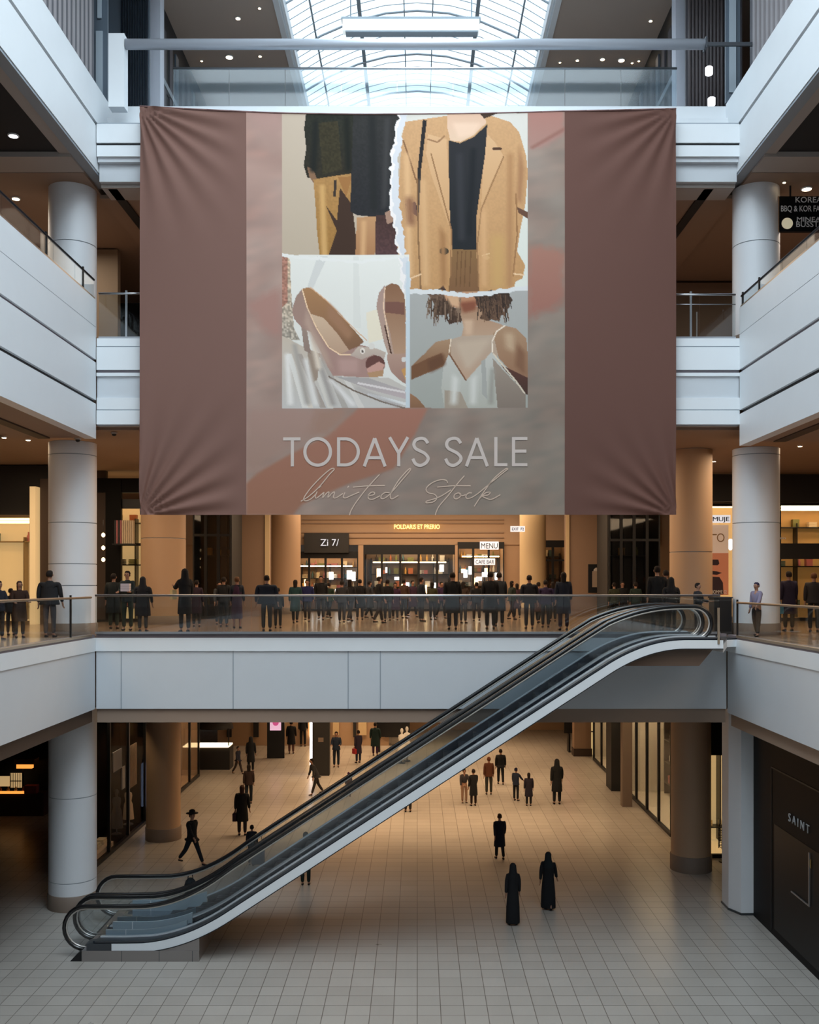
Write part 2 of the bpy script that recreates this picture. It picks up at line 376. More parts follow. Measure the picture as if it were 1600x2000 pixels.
def facing(mb, x0, x1, y0, y1, Y, th=.1, mi=0):      # a panel that faces the camera
    mb.box(ax(x0, Y), ax(x1, Y), Y, Y+th, az(y1, Y), az(y0, Y), mi); return mb
t = thing('display_window', 'tall blue glass window with a lit figure behind the left end of the beam', 'window', (0, 0, 0))
facing(MB(), 178, 210, -60, 207, 28.9).build('frame', BLUEP, t)
facing(MB(), 187, 200, 60, 200, 28.85, .04).build('pane', PALEB, t)
facing(MB(), 190, 198, -10, 35, 28.84, .04).build('blind', GLOWS if False else PALEB, t)
t = thing('folding_screen', 'dark blue-grey ribbed curtain wall at the left end of the footbridge', 'curtain', (0, 0, 0))
mb = MB(); facing(mb, 205, 292, -60, 207, 31.5); t0 = mb.build('curtain', BLUEP, t)
mb = MB()
for i in range(11): x = 236+i*5; facing(mb, x, x+2.4, -60, 207, 31.4, .08)
mb.build('pleats', NAVY, t)
for x0, x1, lab in ((288, 313, 'pale square pillar at the left end of the footbridge'), (1320, 1346, 'pale square pillar at the right end of the footbridge')):
    mb = MB(); facing(mb, x0, x1, -80, 60, 32.5, .5); facing(mb, x0, x1, 60, 215, 32.5, .5)
    tag(mb.build('square_pillar', mat('lilac_white', (208, 212, 224), .5)), lab, 'column')
t = thing('curtain', 'dark pleated curtain at the right end of the footbridge', 'curtain', (0, 0, 0))
facing(MB(), 1340, 1450, -60, 212, 31.5).build('backing', RIBD, t)
mb = MB()
for i in range(10): x = 1347+i*7; mb.tube([(*at(x, -60, 31.35),), (*at(x, 212, 31.35),)], .055, 8)
mb.build('pleats', RIBR, t)
t = thing('display_window', 'tall blue glass strip right of the dark pleated curtain', 'window', (0, 0, 0))
facing(MB(), 1418, 1446, -60, 200, 28.4).build('frame', BLUEP, t); facing(MB(), 1425, 1438, -60, 180, 28.35, .04).build('pane', PALEB, t)
for x, y, lab in ((1385, 139, 'small white lantern hanging before the dark pleated curtain'), (1390, 199, 'small white lantern standing at the foot of the dark curtain')):
    c = at(x, y, 30.5); t = thing('lantern', lab, 'lamp', c)
    MB().lathe([(.08, -.12), (.11, -.1), (.115, .1), (.08, .13)], n=16).build('shade', GLOWW, t)
    MB().tube([(0, 0, .12), (0, 0, 1.2 if y < 150 else .2)], .012, 6).build('cord', BLACKM, t)
# side walls of the hall beyond the bridge with shop bands
for s_, nm in ((-1, 'left'), (1, 'right')):
    X = s_*8.8; mb = MB(); mb.box(X, X+s_*.2, 33.2, 48, z(13.1), CT, 0)
    for i in range(16): mb.box(X-s_*.06, X, 33.5+i*.9, 33.9+i*.9, z(13.1), z(19.2), 1 if i % 3 else 2)
    mb.box(X-s_*.1, X, 33.2, 48, z(17.2), z(17.4), 3)
    o = mb.build('wall_upper', [DARKW, RIBD, BLUEP, LINE]); o['kind'] = 'structure'; o['label'] = 'dark shop wall beyond the footbridge on the '+nm; o['category'] = 'wall'
mb = MB().box(-8.8, 8.8, 48, 48.3, z(13.1), CT+3); o = mb.build('wall_end', PALEB); o['kind'] = 'structure'; o['label'] = 'pale end wall beyond the footbridge'; o['category'] = 'wall'
# ceiling downlights
def disc_light(x, y, H, r=.12, lab='', m0=GLOW, group=None):
    Y = (H)*F/(VY-y); X = ax(x, Y)
    t = thing('ceiling_light', lab, 'lamp', (X, Y, CZ+H), group=group)
    MB().lathe([(r, 0), (r, -.025), (r*.8, -.03)], n=16).build('trim_ring', WHITE, t)
    MB().lathe([(r*.78, -.031), (r*.78, -.036)], n=16).build('diffuser', m0, t)
    return t
G1 = 'small downlights in the flat ceiling beside the skylight'
for x, y, r, lab in ((448, 111, .16, 'brightest round downlight in the ceiling left of the skylight'), (465, 35, .1, 'small downlight in the left ceiling near the top of the photo'),
    (507, 15, .06, 'tiny downlight in the left ceiling close to the skylight, topmost'), (394, 118, .05, 'tiny downlight left of the brightest one in the left ceiling'), (508, 109, .07, 'small downlight right of the brightest one in the left ceiling'),
    (1214, 117, .14, 'brightest round downlight in the ceiling right of the skylight'), (1177, 115, .1, 'downlight just left of the brightest one in the right ceiling'), (1128, 117, .07, 'leftmost row downlight in the right ceiling'),
    (1094, 121, .05, 'tiny downlight next to the skylight edge in the right ceiling'), (1235, 122, .05, 'tiny downlight right of the brightest one in the right ceiling'), (1248, 118, .05, 'rightmost tiny downlight in the right ceiling'), (1271, 40, .07, 'small downlight alone in the upper right ceiling')):
    disc_light(x, y, 19.99, r, lab, group=G1)
disc_light(26, 264, 11.24, .14, 'oval white downlight in the black soffit at the upper left', GLOWW)
G2 = 'warm downlights in the second gallery soffits'
disc_light(31, 387, 11.09, .13, 'warm downlight in the brown bay of the left second gallery', group=G2)
disc_light(1576, 368, 11.09, .16, 'warm lamp above the dark menu board', group=G2)
disc_light(1532, 355, 11.09, .05, 'tiny lamp left of the menu board lamp', group=G2)
G3 = 'downlights in the first gallery soffit'
for x, y, lab in ((55, 858, 'small downlight in the left soffit of the first gallery'), (8, 853, 'downlight at the left edge of the first gallery soffit'), (1352, 877, 'dim downlight right of the banner in the soffit'), (1395, 900, 'small downlight right of the banner, lower one'), (1563, 870, 'small downlight in the right soffit of the first gallery')):
    disc_light(x, y, 4.22 if 1300 < x < 1440 else 3.94, .07, lab, group=G3)
# smoke detectors
for x, y, lab in ((223, 848, 'small dark dome detector under the fascia left of the banner'), (152, 859, 'small dark camera dome beside the left column head')):
    Y = 27.9 if x > 200 else 26.8; c = at(x, y, Y)
    t = thing('ceiling_camera', lab, 'camera', (c[0], Y, z(4.22 if x > 200 else 3.9)))
    MB().lathe([(.09, 0), (.09, -.03), (.07, -.035)], n=16).build('mount', SOFFIT, t); MB().lathe([(.065, -.035), (.055, -.08), (.01, -.1)], n=16).build('dome', DARKW, t)

# ------------------------------------------------------------------ skylight
def vault(xn, rise=1.7): return CT+.3+rise*(1-xn*xn)
t = thing('skylight', 'long bright glazed skylight vault in the ceiling above the atrium', 'skylight', (0, 0, 0)); t['kind'] = 'structure'
mb = MB(); K = 16
vs = []; fs = []
for j, Y in enumerate((19, 66)):
    for k in range(K+1): xn = -1+2*k/K; vs.append((xn*4.95, Y, vault(xn)))
fs = [(k, k+1, K+2+k, K+1+k) for k in range(K)]
mb.add(vs, fs, 0, True); mb.build('glazing', GLASSK, t)
BAR = mat('glazing_bar', (150, 162, 172), .5); BARL = mat('glazing_bar_light', (176, 188, 198), .5)
for s_ in (-1, 1):
    MB().box(s_*4.95, s_*4.75, 19, 66, CT-.05, CT+.35).box(s_*4.7, s_*4.62, 19, 66, CT+.05, CT+.5).build('edge_frame', WHITE, t)
for xn, w in ((-.78, .03), (-.44, .07), (-.1, .02), (.12, .02), (.46, .07), (.78, .03)):
    zz = vault(xn); MB().box(xn*4.95-w, xn*4.95+w, 19, 66, zz-.1, zz-.02).build('rafter', BAR, t)
mb = MB()
for i in range(88):
    Y = 19.5+i*.52; r_ = .018 if i % 6 else .05
    pts = [((-1+2*k/8)*4.9, Y, vault(-1+2*k/8)-.06) for k in range(9)]
    mb.tube(pts, r_, 4, 0, cap=False)
o = mb.build('purlins', BARL, t)
t = thing('light_trough', 'long white rectangular beam with added glow hung below the skylight', 'lamp', (0, 33, z(18.35)))
MB().box(-2.46, 2.05, -.15, .15, -.14, .24).build('housing', mat('trough_white', (236, 242, 240), .5, emis=(236, 244, 244), es=.55), t)  # glow added to the plain white beam so its shaded face looks bright
MB().box(-2.5, 2.09, -.17, .17, .24, .3).build('cap', BARL, t); MB().box(-2.36, 2.0, -.16, .16, -.2, -.15).build('diffuser_rim', BAR, t)
for X in (-2.2, 1.8): MB().tube([(X, 0, .3), (X, 0, 3.0)], .02, 6).build('hanger', BARL, t)

# ------------------------------------------------------------------ escalators
Z0, Z1, SLP = -8.73, -1.43, .65
XA = -1.54+(Z0+6.02)/SLP; XB = -1.54+(Z1+6.02)/SLP
def LP(X):
    w0, w1 = 1.15, .95
    lin = -6.02+SLP*(X+1.54)
    if X < XA-w0: r = Z0
    elif X < XA+w0: r = Z0+SLP*(X-XA+w0)**2/(4*w0)
    elif X < XB-w1: r = lin
    elif X < XB+w1: r = Z1-SLP*(XB+w1-X)**2/(4*w1)
    else: r = Z1
    return CZ+r
def SK(X): q = (LP(X+.05)-LP(X-.05))/.1; return math.sqrt(1+q*q)
def xs(a, b):
    out = [a]; x = a
    while x < b-.001:
        x += .15 if (XA-1.3 < x < XA+1.3 or XB-1.2 < x < XB+1.2) else .6
        out.append(min(x, b))
    return out
def pband(mb, a, b, lo, hi, y0, y1, mi=0):           # a band that follows the slope
    X = xs(a, b); n = len(X)
    f = lo if callable(lo) else (lambda q: lo); g = hi if callable(hi) else (lambda q: hi)
    v = []
    for x in X: zz = LP(x); k = SK(x); v += [(x, y0, zz+f(x)*k), (x, y1, zz+f(x)*k), (x, y1, zz+g(x)*k), (x, y0, zz+g(x)*k)]
    fs = []
    for i in range(n-1):
        o = i*4
        for k in range(4): fs.append((o+k, o+(k+1) % 4, o+4+(k+1) % 4, o+4+k))
    fs += [(3, 2, 1, 0), (n*4-4, n*4-3, n*4-2, n*4-1)]
    mb.add(v, fs, mi); return mb
XN0, XN1 = -8.07, 6.75                               # newel centres
def rail_path(h=.88, r=.525, r2=.42):
    pts = []
    c0 = CZ+Z0+h-r
    pts.append((-7.45, 0, c0-r)); 
    for k in range(13):
        a = -PI/2-PI*k/12; pts.append((XN0+r*math.cos(a), 0, c0+r*math.sin(a)))
    for x in xs(-7.8, XN1)[0:]: pts.append((x, 0, LP(x)+h*SK(x)))
    c1 = CZ+Z1+h-r2
    for k in range(1, 13):
        a = PI/2-PI*k/12; pts.append((XN1+r2*math.cos(a), 0, c1+r2*math.sin(a)))
    return pts
ESTEEL = mat('escalator_steel', (176, 186, 196), .22, .9)
ECLAD = mat('escalator_white_cladding', (224, 229, 234), .3, coat=.3)
def escalator(label, ys, near):                       # ys: outer face, glass, skirt, skirt, glass, outer face
    t = thing('escalator', label, 'escalator', (0, 0, 0), group=None)
    yo0, yg0, yi0, yi1, yg1, yo1 = ys
    for yg, nm in ((yg0, 0), (yg1, 1)):
        p = [(x, yg, zz) for x, _, zz in rail_path()]
        h = MB().tube(p, .05, 10).build('handrail', RUBBER, t)
        mb = MB(); pp = [(x, yg, zz) for x, _, zz in rail_path(.82, .465, .36)]
        mb.tube(pp, .022, 6).build('rail_guide', mat('guide_metal', (206, 200, 194), .3, .5), t)
        mb = MB(); pband(mb, -7.75, 6.75, .14, .83, yg-.006, yg+.006)
        # rounded glass ends
        for cx, cz, rr, sg in ((XN0+.32, CZ+Z0+.355, .46, -1), (XN1, CZ+Z1+.46, .36, 1)):
            poly = [(cx, cz-rr)]+[(cx+sg*rr*math.sin(PI*k/12), cz-rr*math.cos(PI*k/12)) for k in range(1, 12)]+[(cx, cz+rr)]
            if sg < 0: poly = [(q-.32 if i not in (0, len(poly)-1) else q, w) for i, (q, w) in enumerate(poly)]
            mb.prism(poly, yg-.006, yg+.006, 'y')
        mb.build('glass_balustrade', GLASSE, t)
    # decks beside the glass
    for a, b in ((yo0, yi0), (yi1, yo1)):
        mb = MB(); pband(mb, -7.75, 7.3, .1, .135, a, b); mb.build('deck', NAVY if not near or a > yo0 else STEELD, t)
    for q in (yg0-.03, yg0+.03, yg1-.03, yg1+.03):
        mb = MB(); pband(mb, -7.7, 7.25, .135, .165, q-.014, q+.014); mb.build('deck_trim', mat('deck_trim', (214, 220, 226), .25, .3), t)
    for a, b in ((yi0, yi0+.02), (yi1-.02, yi1)):
        mb = MB(); pband(mb, -5.6, 6.0, -.12, .12, a, b); mb.build('inner_skirt', NAVY, t)
        mb = MB(); pband(mb, -7.6, -5.62, -.02, .28, a-.02, b+.02); mb.box(-7.12, -7.1, a-.03, b+.03, z(Z0), z(Z0)+.28, 1); mb.build('landing_skirt', [mat('landing_blue', (168, 186, 198), .3, .3), WHITE], t)
    # steps
    st = MB(); w = yi1-yi0-.06
    st.box(-.2, .2, 0, w, -.05, 0, 0); st.box(-.2, -.17, 0, w, -.32, -.05, 1)
    for i in range(9): st.box(-.2, .2, w*i/9+.01, w*i/9+.05, 0, .012, 1)
    first = None
    x = XA-.6
    while x < XB+.6:
        zz = LP(x)
        if first is None: first = st.build('step', [STEELD, NAVY], t); o = first
        else: o = first.copy(); COL.objects.link(o); o.parent = t
        o.location = (x, yi0+.03, zz-.02); x += .4
    for a, b, zz in ((-7.75, XA-.8, Z0), (XB+.8, 7.36, Z1)):
        MB().box(a, b, yi0+.02, yi1-.02, z(zz)-.06, z(zz)).build('landing_plate', ESTEEL, t)
    # outer cladding
    if near:
        mb = MB(); pband(mb, -7.35, 7.36, -.13, .07, yo0, yo0+.05); pband(mb, -7.35, 7.36, -.15, -.13, yo0-.01, yo0+.05, 1)
        mb.build('white_cladding', [ECLAD, GROOVE], t)
        mb = MB(); pband(mb, -7.8, 7.3, .07, .13, yo0+.02, yo0+.05); mb.build('dark_band', NAVY, t)
        MB().box(-7.95, -7.35, yo0-.01, yo0+.3, z(Z0)-.16, z(Z0)+.08).build('newel_housing', STEELD, t)
        mb = MB(); mb.box(7.22, 7.27, yo0-.02, yo0+.02, z(Z1)-.02, z(Z1)+.85); mb.build('end_post', BRASS, t)
    mb = MB(); pband(mb, -5.3, 6.9, -.15, -.1, yo0+.05, yo1-.02); mb.build('soffit_panel', DBROWN, t)
    mb = MB(); mb.prism([(4.9, z(-2.0)), (6.85, z(-2.0)), (7.2, z(-1.58)), (5.6, z(-1.58))], yo0+.25, yo1-.02, 'y'); mb.build('truss_box', mat('bronze', (104, 84, 70), .5), t)
    b = MB(); b.box(-8.06, -5.24, yo0-.02, yo1, 0, .26)
    for x in (-7.1, -6.2, -5.4): b.box(x-.006, x+.006, yo0-.025, yo0, 0, .26, 1)
    b.prism([(-8.06, 0), (-8.35, 0), (-8.15, .2), (-8.06, .26)], yo0, yo1, 'y', 2)
    n0 = len(b.v); pband(b, -6.6, -5.24, lambda q: 0, lambda q: 0, yo0, yo1, 0)
    for i in range(n0, len(b.v)):
        q = b.v[i]; k_ = (i-n0) % 4; b.v[i] = (q[0], q[1], .25 if k_ in (0, 1) else max(q[2]-.15, .26))
    b.build('base', [mat('base_steel', (158, 152, 150), .35, .7), STEELD, BLACKM], t)
    return t
escalator('near white-sided escalator of the pair rising right to the first gallery', (24.0, 24.3, 24.38, 24.97, 25.04, 25.1), True)
escalator('far escalator of the pair rising right behind the white-sided one', (25.14, 25.22, 25.32, 26.68, 26.8, 26.98), False)
t = thing('landing_platform', 'white edged platform joining the escalator tops to the right gallery corner', 'platform', (0, 0, 0))
MB().prism([(7.36, 24.0), (8.1, 26.1), (8.42, 26.3), (8.42, 27.07), (7.36, 27.07)], z(-1.66), z(-1.47)).build('edge', WHITE, t)
MB().prism([(7.36, 24.0), (8.1, 26.1), (8.42, 26.3), (8.42, 27.07), (7.36, 27.07)], z(-1.47), z(-1.43)).build('floor_plate', STEELD, t)
# ------------------------------------------------------------------ the banner
YB = 26.78
FASC = np.array([.56, .62, .69])                      # light on the white fascia beside it
def slin(a):
    a = np.asarray(a, float)/255; return np.where(a <= .04045, a/12.92, ((a+.055)/1.055)**2.4)
def topy(x):
    return np.interp(x, [273, 340, 420, 481, 560, 700, 900, 1000, 1103, 1200, 1321], [207, 211, 215, 218, 221, 223, 222, 220, 217, 215, 212])
def fold(x, y):                                       # cloth waves that run out of the tied corners
    d = 0
    for cx, cy, A, k, L in ((273, 207, .07, 26, 170), (1321, 212, .05, 22, 150), (273, 1005, .075, 24, 190), (1321, 1005, .055, 22, 140)):
        dx = np.abs(x-cx)+4.; dy = np.abs(y-cy)+4.; r = np.hypot(dx, dy); a = np.arctan2(dy, dx)
        d = d+A*np.sin(a*k)*np.clip(r/40, 0, 1)*np.exp(-(r/L)**2)
    edge = np.clip((481-x)/60, 0, 1)+np.clip((x-1103)/60, 0, 1)
    d = d*np.clip(edge, 0, 1)
    return d+.05*np.sin((x-273)/165.)*np.sin((y-200)/260.)
def banner_mesh(name, x0, x1, nx, ny, colfun, m0, parent, off=0., round_=0):
    X, V = np.meshgrid(np.linspace(x0, x1, nx+1), np.linspace(0, 1, ny+1))
    T = topy(X); Yp = T+(1005.5-T)*V
    co = np.stack([(X-VX)*YB/F, YB+fold(X, Yp)-off, CZ+(VY-Yp)*YB/F], -1).reshape(-1, 3)
    i, j = np.meshgrid(np.arange(nx), np.arange(ny)); a = (j*(nx+1)+i).ravel()
    fa = np.stack([a, a+1, a+nx+2, a+nx+1], -1)
    me = bpy.data.meshes.new(name); me.vertices.add(len(co)); me.vertices.foreach_set('co', co.ravel())
    me.loops.add(fa.size); me.loops.foreach_set('vertex_index', fa.ravel().astype(np.int32))
    me.polygons.add(len(fa)); me.polygons.foreach_set('loop_start', np.arange(0, fa.size, 4, dtype=np.int32))
    me.polygons.foreach_set('use_smooth', np.ones(len(fa), bool))
    me.update(calc_edges=True); me.validate()
    if colfun is not None:
        c = colfun(X.ravel(), Yp.ravel())
        at_ = me.color_attributes.new('Col', 'FLOAT_COLOR', 'POINT')
        at_.data.foreach_set('color', np.concatenate([c, np.ones((len(c), 1))], 1).ravel())
    me.materials.append(m0)
    o = bpy.data.objects.new(name, me); COL.objects.link(o); o.parent = parent
    return o
def vnoise(x, y, s, seed):
    rs = np.random.RandomState(seed); g = rs.rand(64, 64); x = x/s; y = y/s
    xi = np.floor(x).astype(int); yi = np.floor(y).astype(int); fx = x-xi; fy = y-yi
    fx = fx*fx*(3-2*fx); fy = fy*fy*(3-2*fy)
    G = lambda a, b: g[b % 64, a % 64]
    return (G(xi, yi)*(1-fx)+G(xi+1, yi)*fx)*(1-fy)+(G(xi, yi+1)*(1-fx)+G(xi+1, yi+1)*fx)*fy
def inside(px, py, poly):
    r = np.zeros(len(px), bool); n = len(poly)
    for i in range(n):
        x0, y0 = poly[i]; x1, y1 = poly[(i+1) % n]
        if y0 == y1: continue
        c = ((y0 > py) != (y1 > py)) & (px < (x1-x0)*(py-y0)/(y1-y0)+x0)
        r ^= c
    return r
def paint(px, py):
    C = np.zeros((len(px), 3)); rs_ = np.random.RandomState(5)
    n1 = vnoise(px+py*.5, py-px*.4, 46, 1); n2 = vnoise(px+py*.9, py*2.2, 30, 2); n3 = vnoise(px, py, 3, 3)
    ux = (px-481)/622; uy = (py-213)/792
    def lerp(a, b, t): return np.asarray(a)[None]*(1-t[:, None])+np.asarray(b)[None]*t[:, None]
    C[:] = lerp((160, 134, 128), (124, 115, 109), np.clip(ux*.75+uy*.45, 0, 1))
    C += (n1-.5)[:, None]*np.array([12, 16, 16])+(n2-.5)[:, None]*np.array([14, 8, 6])
    def P(poly, col, col2=None, axis=1, soft=0, jit=0, tex=0):
        poly = [(float(a), float(b)) for a, b in poly]
        qx, qy = px, py
        if jit: qx = px+(vnoise(px, py, 9, 11)-.5)*jit*2; qy = py+(vnoise(px, py, 8, 12)-.5)*jit*2
        xs_ = [p[0] for p in poly]; ys_ = [p[1] for p in poly]
        idx = np.nonzero((px > min(xs_)-9-soft-jit) & (px < max(xs_)+9+soft+jit) & (py > min(ys_)-9-soft-jit) & (py < max(ys_)+9+soft+jit))[0]
        if not len(idx): return
        if soft:
            al = np.zeros(len(idx))
            for q in range(14):
                r_ = soft*math.sqrt((q+.5)/14); al += inside(qx[idx]+r_*math.cos(q*2.4), qy[idx]+r_*math.sin(q*2.4), poly)
            al = (al/14)[:, None]; C[idx] = C[idx]*(1-al)+np.asarray(col, float)*al if col2 is None else C[idx]*(1-al)+lerp(col, col2, np.clip(((py if axis == 1 else px)[idx]-min(ys_))/(max(ys_)-min(ys_)), 0, 1))*al
            return
        k = idx[inside(qx[idx], qy[idx], poly)]
        if col2 is None: c = np.tile(np.asarray(col, float), (len(k), 1))
        else:
            q = (py if axis == 1 else px)[k]; lo = min(ys_ if axis == 1 else xs_); hi = max(ys_ if axis == 1 else xs_)
            c = lerp(col, col2, np.clip((q-lo)/(hi-lo), 0, 1))
        if tex: c = c*(1+(n3[k]-.5)[:, None]*tex)
        C[k] = c
    def E(cx, cy, rx, ry, col):
        k = ((px-cx)/rx)**2+((py-cy)/ry)**2 < 1; C[k] = col
    def Ln(pts, w, col):
        for (x0, y0), (x1, y1) in zip(pts[:-1], pts[1:]):
            dx, dy = x1-x0, y1-y0; t = np.clip(((px-x0)*dx+(py-y0)*dy)/(dx*dx+dy*dy), 0, 1)
            C[np.hypot(px-x0-t*dx, py-y0-t*dy) < w/2] = col
    # watercolour marbling
    P([(481, 213), (550, 213), (550, 300), (520, 290), (500, 250)], (160, 132, 128), (150, 128, 122), jit=4, soft=14)
    P([(1030, 215), (1103, 215), (1103, 262), (1060, 290), (1030, 290)], (152, 112, 106), (150, 120, 114), jit=2, soft=7)
    P([(1035, 288), (1103, 248), (1103, 256), (1040, 292)], (134, 98, 92), soft=3)
    P([(1030, 480), (1103, 490), (1103, 590), (1080, 605), (1030, 622)], (146, 108, 98), (138, 98, 90), jit=4, soft=12)
    P([(481, 590), (551, 560), (551, 660), (520, 650)], (150, 118, 112), jit=3, soft=12)
    P([(836, 797), (700, 797), (640, 850), (560, 890), (500, 925), (481, 945), (481, 1006), (572, 1006), (590, 985), (680, 945), (770, 915), (810, 850)], (146, 104, 92), (136, 100, 84), soft=4)
    P([(481, 797), (640, 797), (600, 860), (540, 890), (481, 930)], (148, 124, 118), (142, 120, 112), jit=3, soft=14)
    P([(620, 797), (690, 797), (640, 850), (600, 850)], (142, 116, 106), jit=3, soft=12)
    # top left photograph: two people in dark coats and ochre trousers
    P([(551, 221), (782, 221), (790, 505), (551, 505)], (176, 164, 152), (168, 156, 142))
    P([(598, 220), (700, 220), (696, 340), (650, 344), (616, 349), (600, 346), (593, 322), (598, 290), (594, 250)], (36, 38, 32), (42, 38, 30), tex=.2)
    P([(622, 240), (660, 236), (668, 330), (630, 340)], (50, 46, 32), tex=.3)
    P([(600, 325), (612, 330), (620, 352), (612, 356), (604, 344)], (120, 92, 72))
    P([(612, 350), (640, 345), (690, 338), (688, 410), (694, 504), (625, 504), (619, 450), (616, 400)], (156, 120, 76), (140, 104, 56), tex=.1)
    P([(652, 352), (658, 350), (656, 384), (651, 384)], (52, 44, 40))
    P([(664, 366), (688, 400), (700, 500), (640, 502), (658, 450), (636, 400), (658, 430)], (58, 42, 34))
    P([(660, 345), (688, 344), (676, 385)], (140, 100, 60))
    P([(690, 220), (784, 220), (778, 270), (766, 330), (768, 420), (740, 424), (698, 420), (684, 412), (686, 350)], (44, 44, 44), (36, 36, 40), tex=.15)
    P([(697, 424), (736, 422), (732, 504), (694, 504)], (168, 130, 96), (150, 110, 78))
    P([(734, 420), (776, 420), (780, 504), (733, 504)], (62, 44, 42), (78, 56, 58), tex=.2)
    P([(752, 415), (772, 405), (770, 432), (756, 438)], (146, 118, 104))
    # top right photograph: camel blazer over a black top
    P([(784, 222), (1031, 221), (1031, 570), (780, 570)], (192, 192, 190), (196, 202, 200))
    P([(792, 238), (832, 232), (876, 226), (958, 226), (996, 238), (1014, 258), (1028, 306), (1031, 340), (1026, 400), (1016, 450), (1010, 492), (1026, 520), (1020, 545), (1006, 552), (1004, 570), (785, 570), (778, 500), (774, 430), (778, 370), (782, 320), (784, 270)], (180, 144, 108), (170, 132, 92), tex=.05)
    P([(836, 262), (872, 272), (876, 340), (882, 420), (876, 440), (842, 340), (832, 300)], (190, 156, 122), (182, 146, 108))
    P([(952, 262), (968, 280), (984, 306), (958, 360), (940, 405), (944, 320)], (190, 156, 122), (184, 148, 110))
    P([(876, 274), (898, 280), (925, 268), (952, 243), (948, 300), (938, 370), (930, 430), (930, 490), (884, 490), (880, 440), (878, 400)], (40, 40, 44), (32, 34, 38))
    P([(874, 222), (946, 222), (950, 240), (926, 264), (900, 277), (880, 275), (874, 250)], (196, 166, 148), (200, 176, 156))
    P([(936, 220), (976, 220), (956, 228), (946, 232)], (62, 48, 40))
    P([(884, 488), (930, 488), (936, 570), (876, 570)], (120, 92, 62), (112, 82, 58))
    for x in (894, 902, 910, 920): Ln([(x, 492), (x-3, 560)], 2, (98, 72, 48))
    P([(826, 234), (834, 235), (823, 330), (818, 420), (813, 420), (816, 330)], (36, 34, 36))
    Ln([(788, 275), (800, 310), (812, 350)], 3, (120, 88, 64)); Ln([(815, 350), (817, 460), (822, 566)], 3, (118, 88, 62))
    Ln([(1008, 380), (1010, 460), (1002, 540)], 3, (140, 104, 72)); Ln([(836, 272), (855, 278), (868, 266)], 3, (138, 104, 76))
    Ln([(842, 300), (866, 390), (882, 450), (880, 540)], 2.5, (134, 100, 70)); Ln([(984, 306), (960, 362), (940, 410), (932, 480), (935, 560)], 2.5, (136, 102, 72))
    P([(790, 398), (812, 394), (815, 424), (800, 410)], (98, 72, 66)); P([(1010, 405), (1030, 415), (1030, 428), (1012, 416)], (92, 66, 54))
    Ln([(798, 545), (822, 536)], 3, (206, 178, 146)); Ln([(1004, 536), (1022, 538)], 3, (206, 178, 146))
    E(867.5, 491, 9, 7, (34, 36, 34)); E(971, 291, 10, 3.2, (70, 48, 36)); Ln([(942, 500), (956, 496)], 2, (206, 184, 150)); E(950, 504, 6, 4, (184, 150, 110))
    P([(856, 566), (866, 558), (872, 568)], (60, 44, 40))
    # soft folds and shading printed in the photographs
    P([(612, 235), (622, 235), (618, 335), (606, 335)], (26, 28, 26), soft=5); P([(672, 230), (682, 230), (686, 330), (676, 336)], (24, 26, 22), soft=5); P([(720, 225), (734, 225), (738, 410), (724, 410)], (32, 33, 34), soft=6); P([(752, 230), (762, 230), (756, 400), (746, 410)], (54, 54, 56), soft=5)
    P([(624, 360), (634, 360), (640, 500), (628, 500)], (182, 146, 96), soft=4); P([(706, 430), (716, 430), (714, 500), (704, 500)], (186, 148, 110), soft=4)
    P([(790, 300), (800, 300), (806, 540), (794, 540)], (196, 160, 122), soft=6); P([(822, 350), (832, 350), (838, 560), (826, 560)], (190, 154, 116), soft=7); P([(858, 440), (872, 460), (872, 560), (862, 560)], (146, 108, 74), soft=6); P([(940, 420), (950, 400), (950, 560), (942, 560)], (188, 150, 112), soft=6)
    P([(992, 300), (1002, 300), (1000, 560), (990, 560)], (156, 118, 84), soft=6); P([(1014, 280), (1024, 330), (1018, 400), (1010, 390)], (150, 112, 82), soft=5); P([(960, 460), (985, 460), (985, 565), (960, 565)], (176, 142, 96), soft=10); P([(792, 385), (808, 385), (812, 440), (796, 440)], (128, 92, 70), soft=8)
    P([(892, 300), (904, 300), (908, 470), (896, 470)], (46, 47, 52), soft=6); P([(920, 290), (930, 290), (922, 460), (914, 460)], (26, 28, 32), soft=6); P([(884, 240), (940, 240), (925, 262), (896, 270)], (208, 182, 164), soft=5)
    # lower left photograph: blush peep-toe shoes on satin
    P([(551, 497), (800, 497), (800, 796), (551, 796)], (204, 206, 206), (196, 198, 198))
    P([(620, 500), (640, 500), (612, 560), (600, 600), (590, 590)], (188, 190, 192)); P([(690, 500), (700, 500), (705, 640), (690, 640)], (196, 198, 198)); P([(715, 610), (750, 600), (755, 660), (720, 670)], (206, 200, 186))
    P([(551, 500), (566, 504), (568, 560), (574, 640), (586, 664), (551, 664)], (176, 156, 136), (156, 150, 142), tex=.55)
    P([(551, 500), (562, 502), (561, 590), (551, 600)], (150, 110, 98), tex=.4)
    P([(551, 655), (600, 680), (650, 720), (700, 735), (760, 738), (800, 760), (800, 797), (551, 797)], (176, 166, 156), (176, 176, 178))
    for i, (a, b, c_) in enumerate(((560, 600, (192, 186, 180)), (580, 625, (150, 142, 138)), (600, 640, (188, 186, 184)), (622, 668, (156, 152, 150)), (645, 700, (190, 188, 188)), (560, 590, (196, 196, 196)))):
        P([(a, 690), (a+9, 690), (b+12, 796), (b, 796)], c_)
    P([(600, 680), (625, 690), (620, 740), (606, 752)], (140, 126, 116))
    P([(655, 735), (720, 738), (795, 764), (795, 780), (720, 760)], (150, 148, 150), (170, 158, 164))
    Ln([(642, 735), (690, 762), (745, 784), (790, 797)], 3, (104, 92, 84)); Ln([(700, 748), (790, 766)], 4, (196, 192, 196)); Ln([(720, 770), (796, 790)], 5, (196, 200, 206))
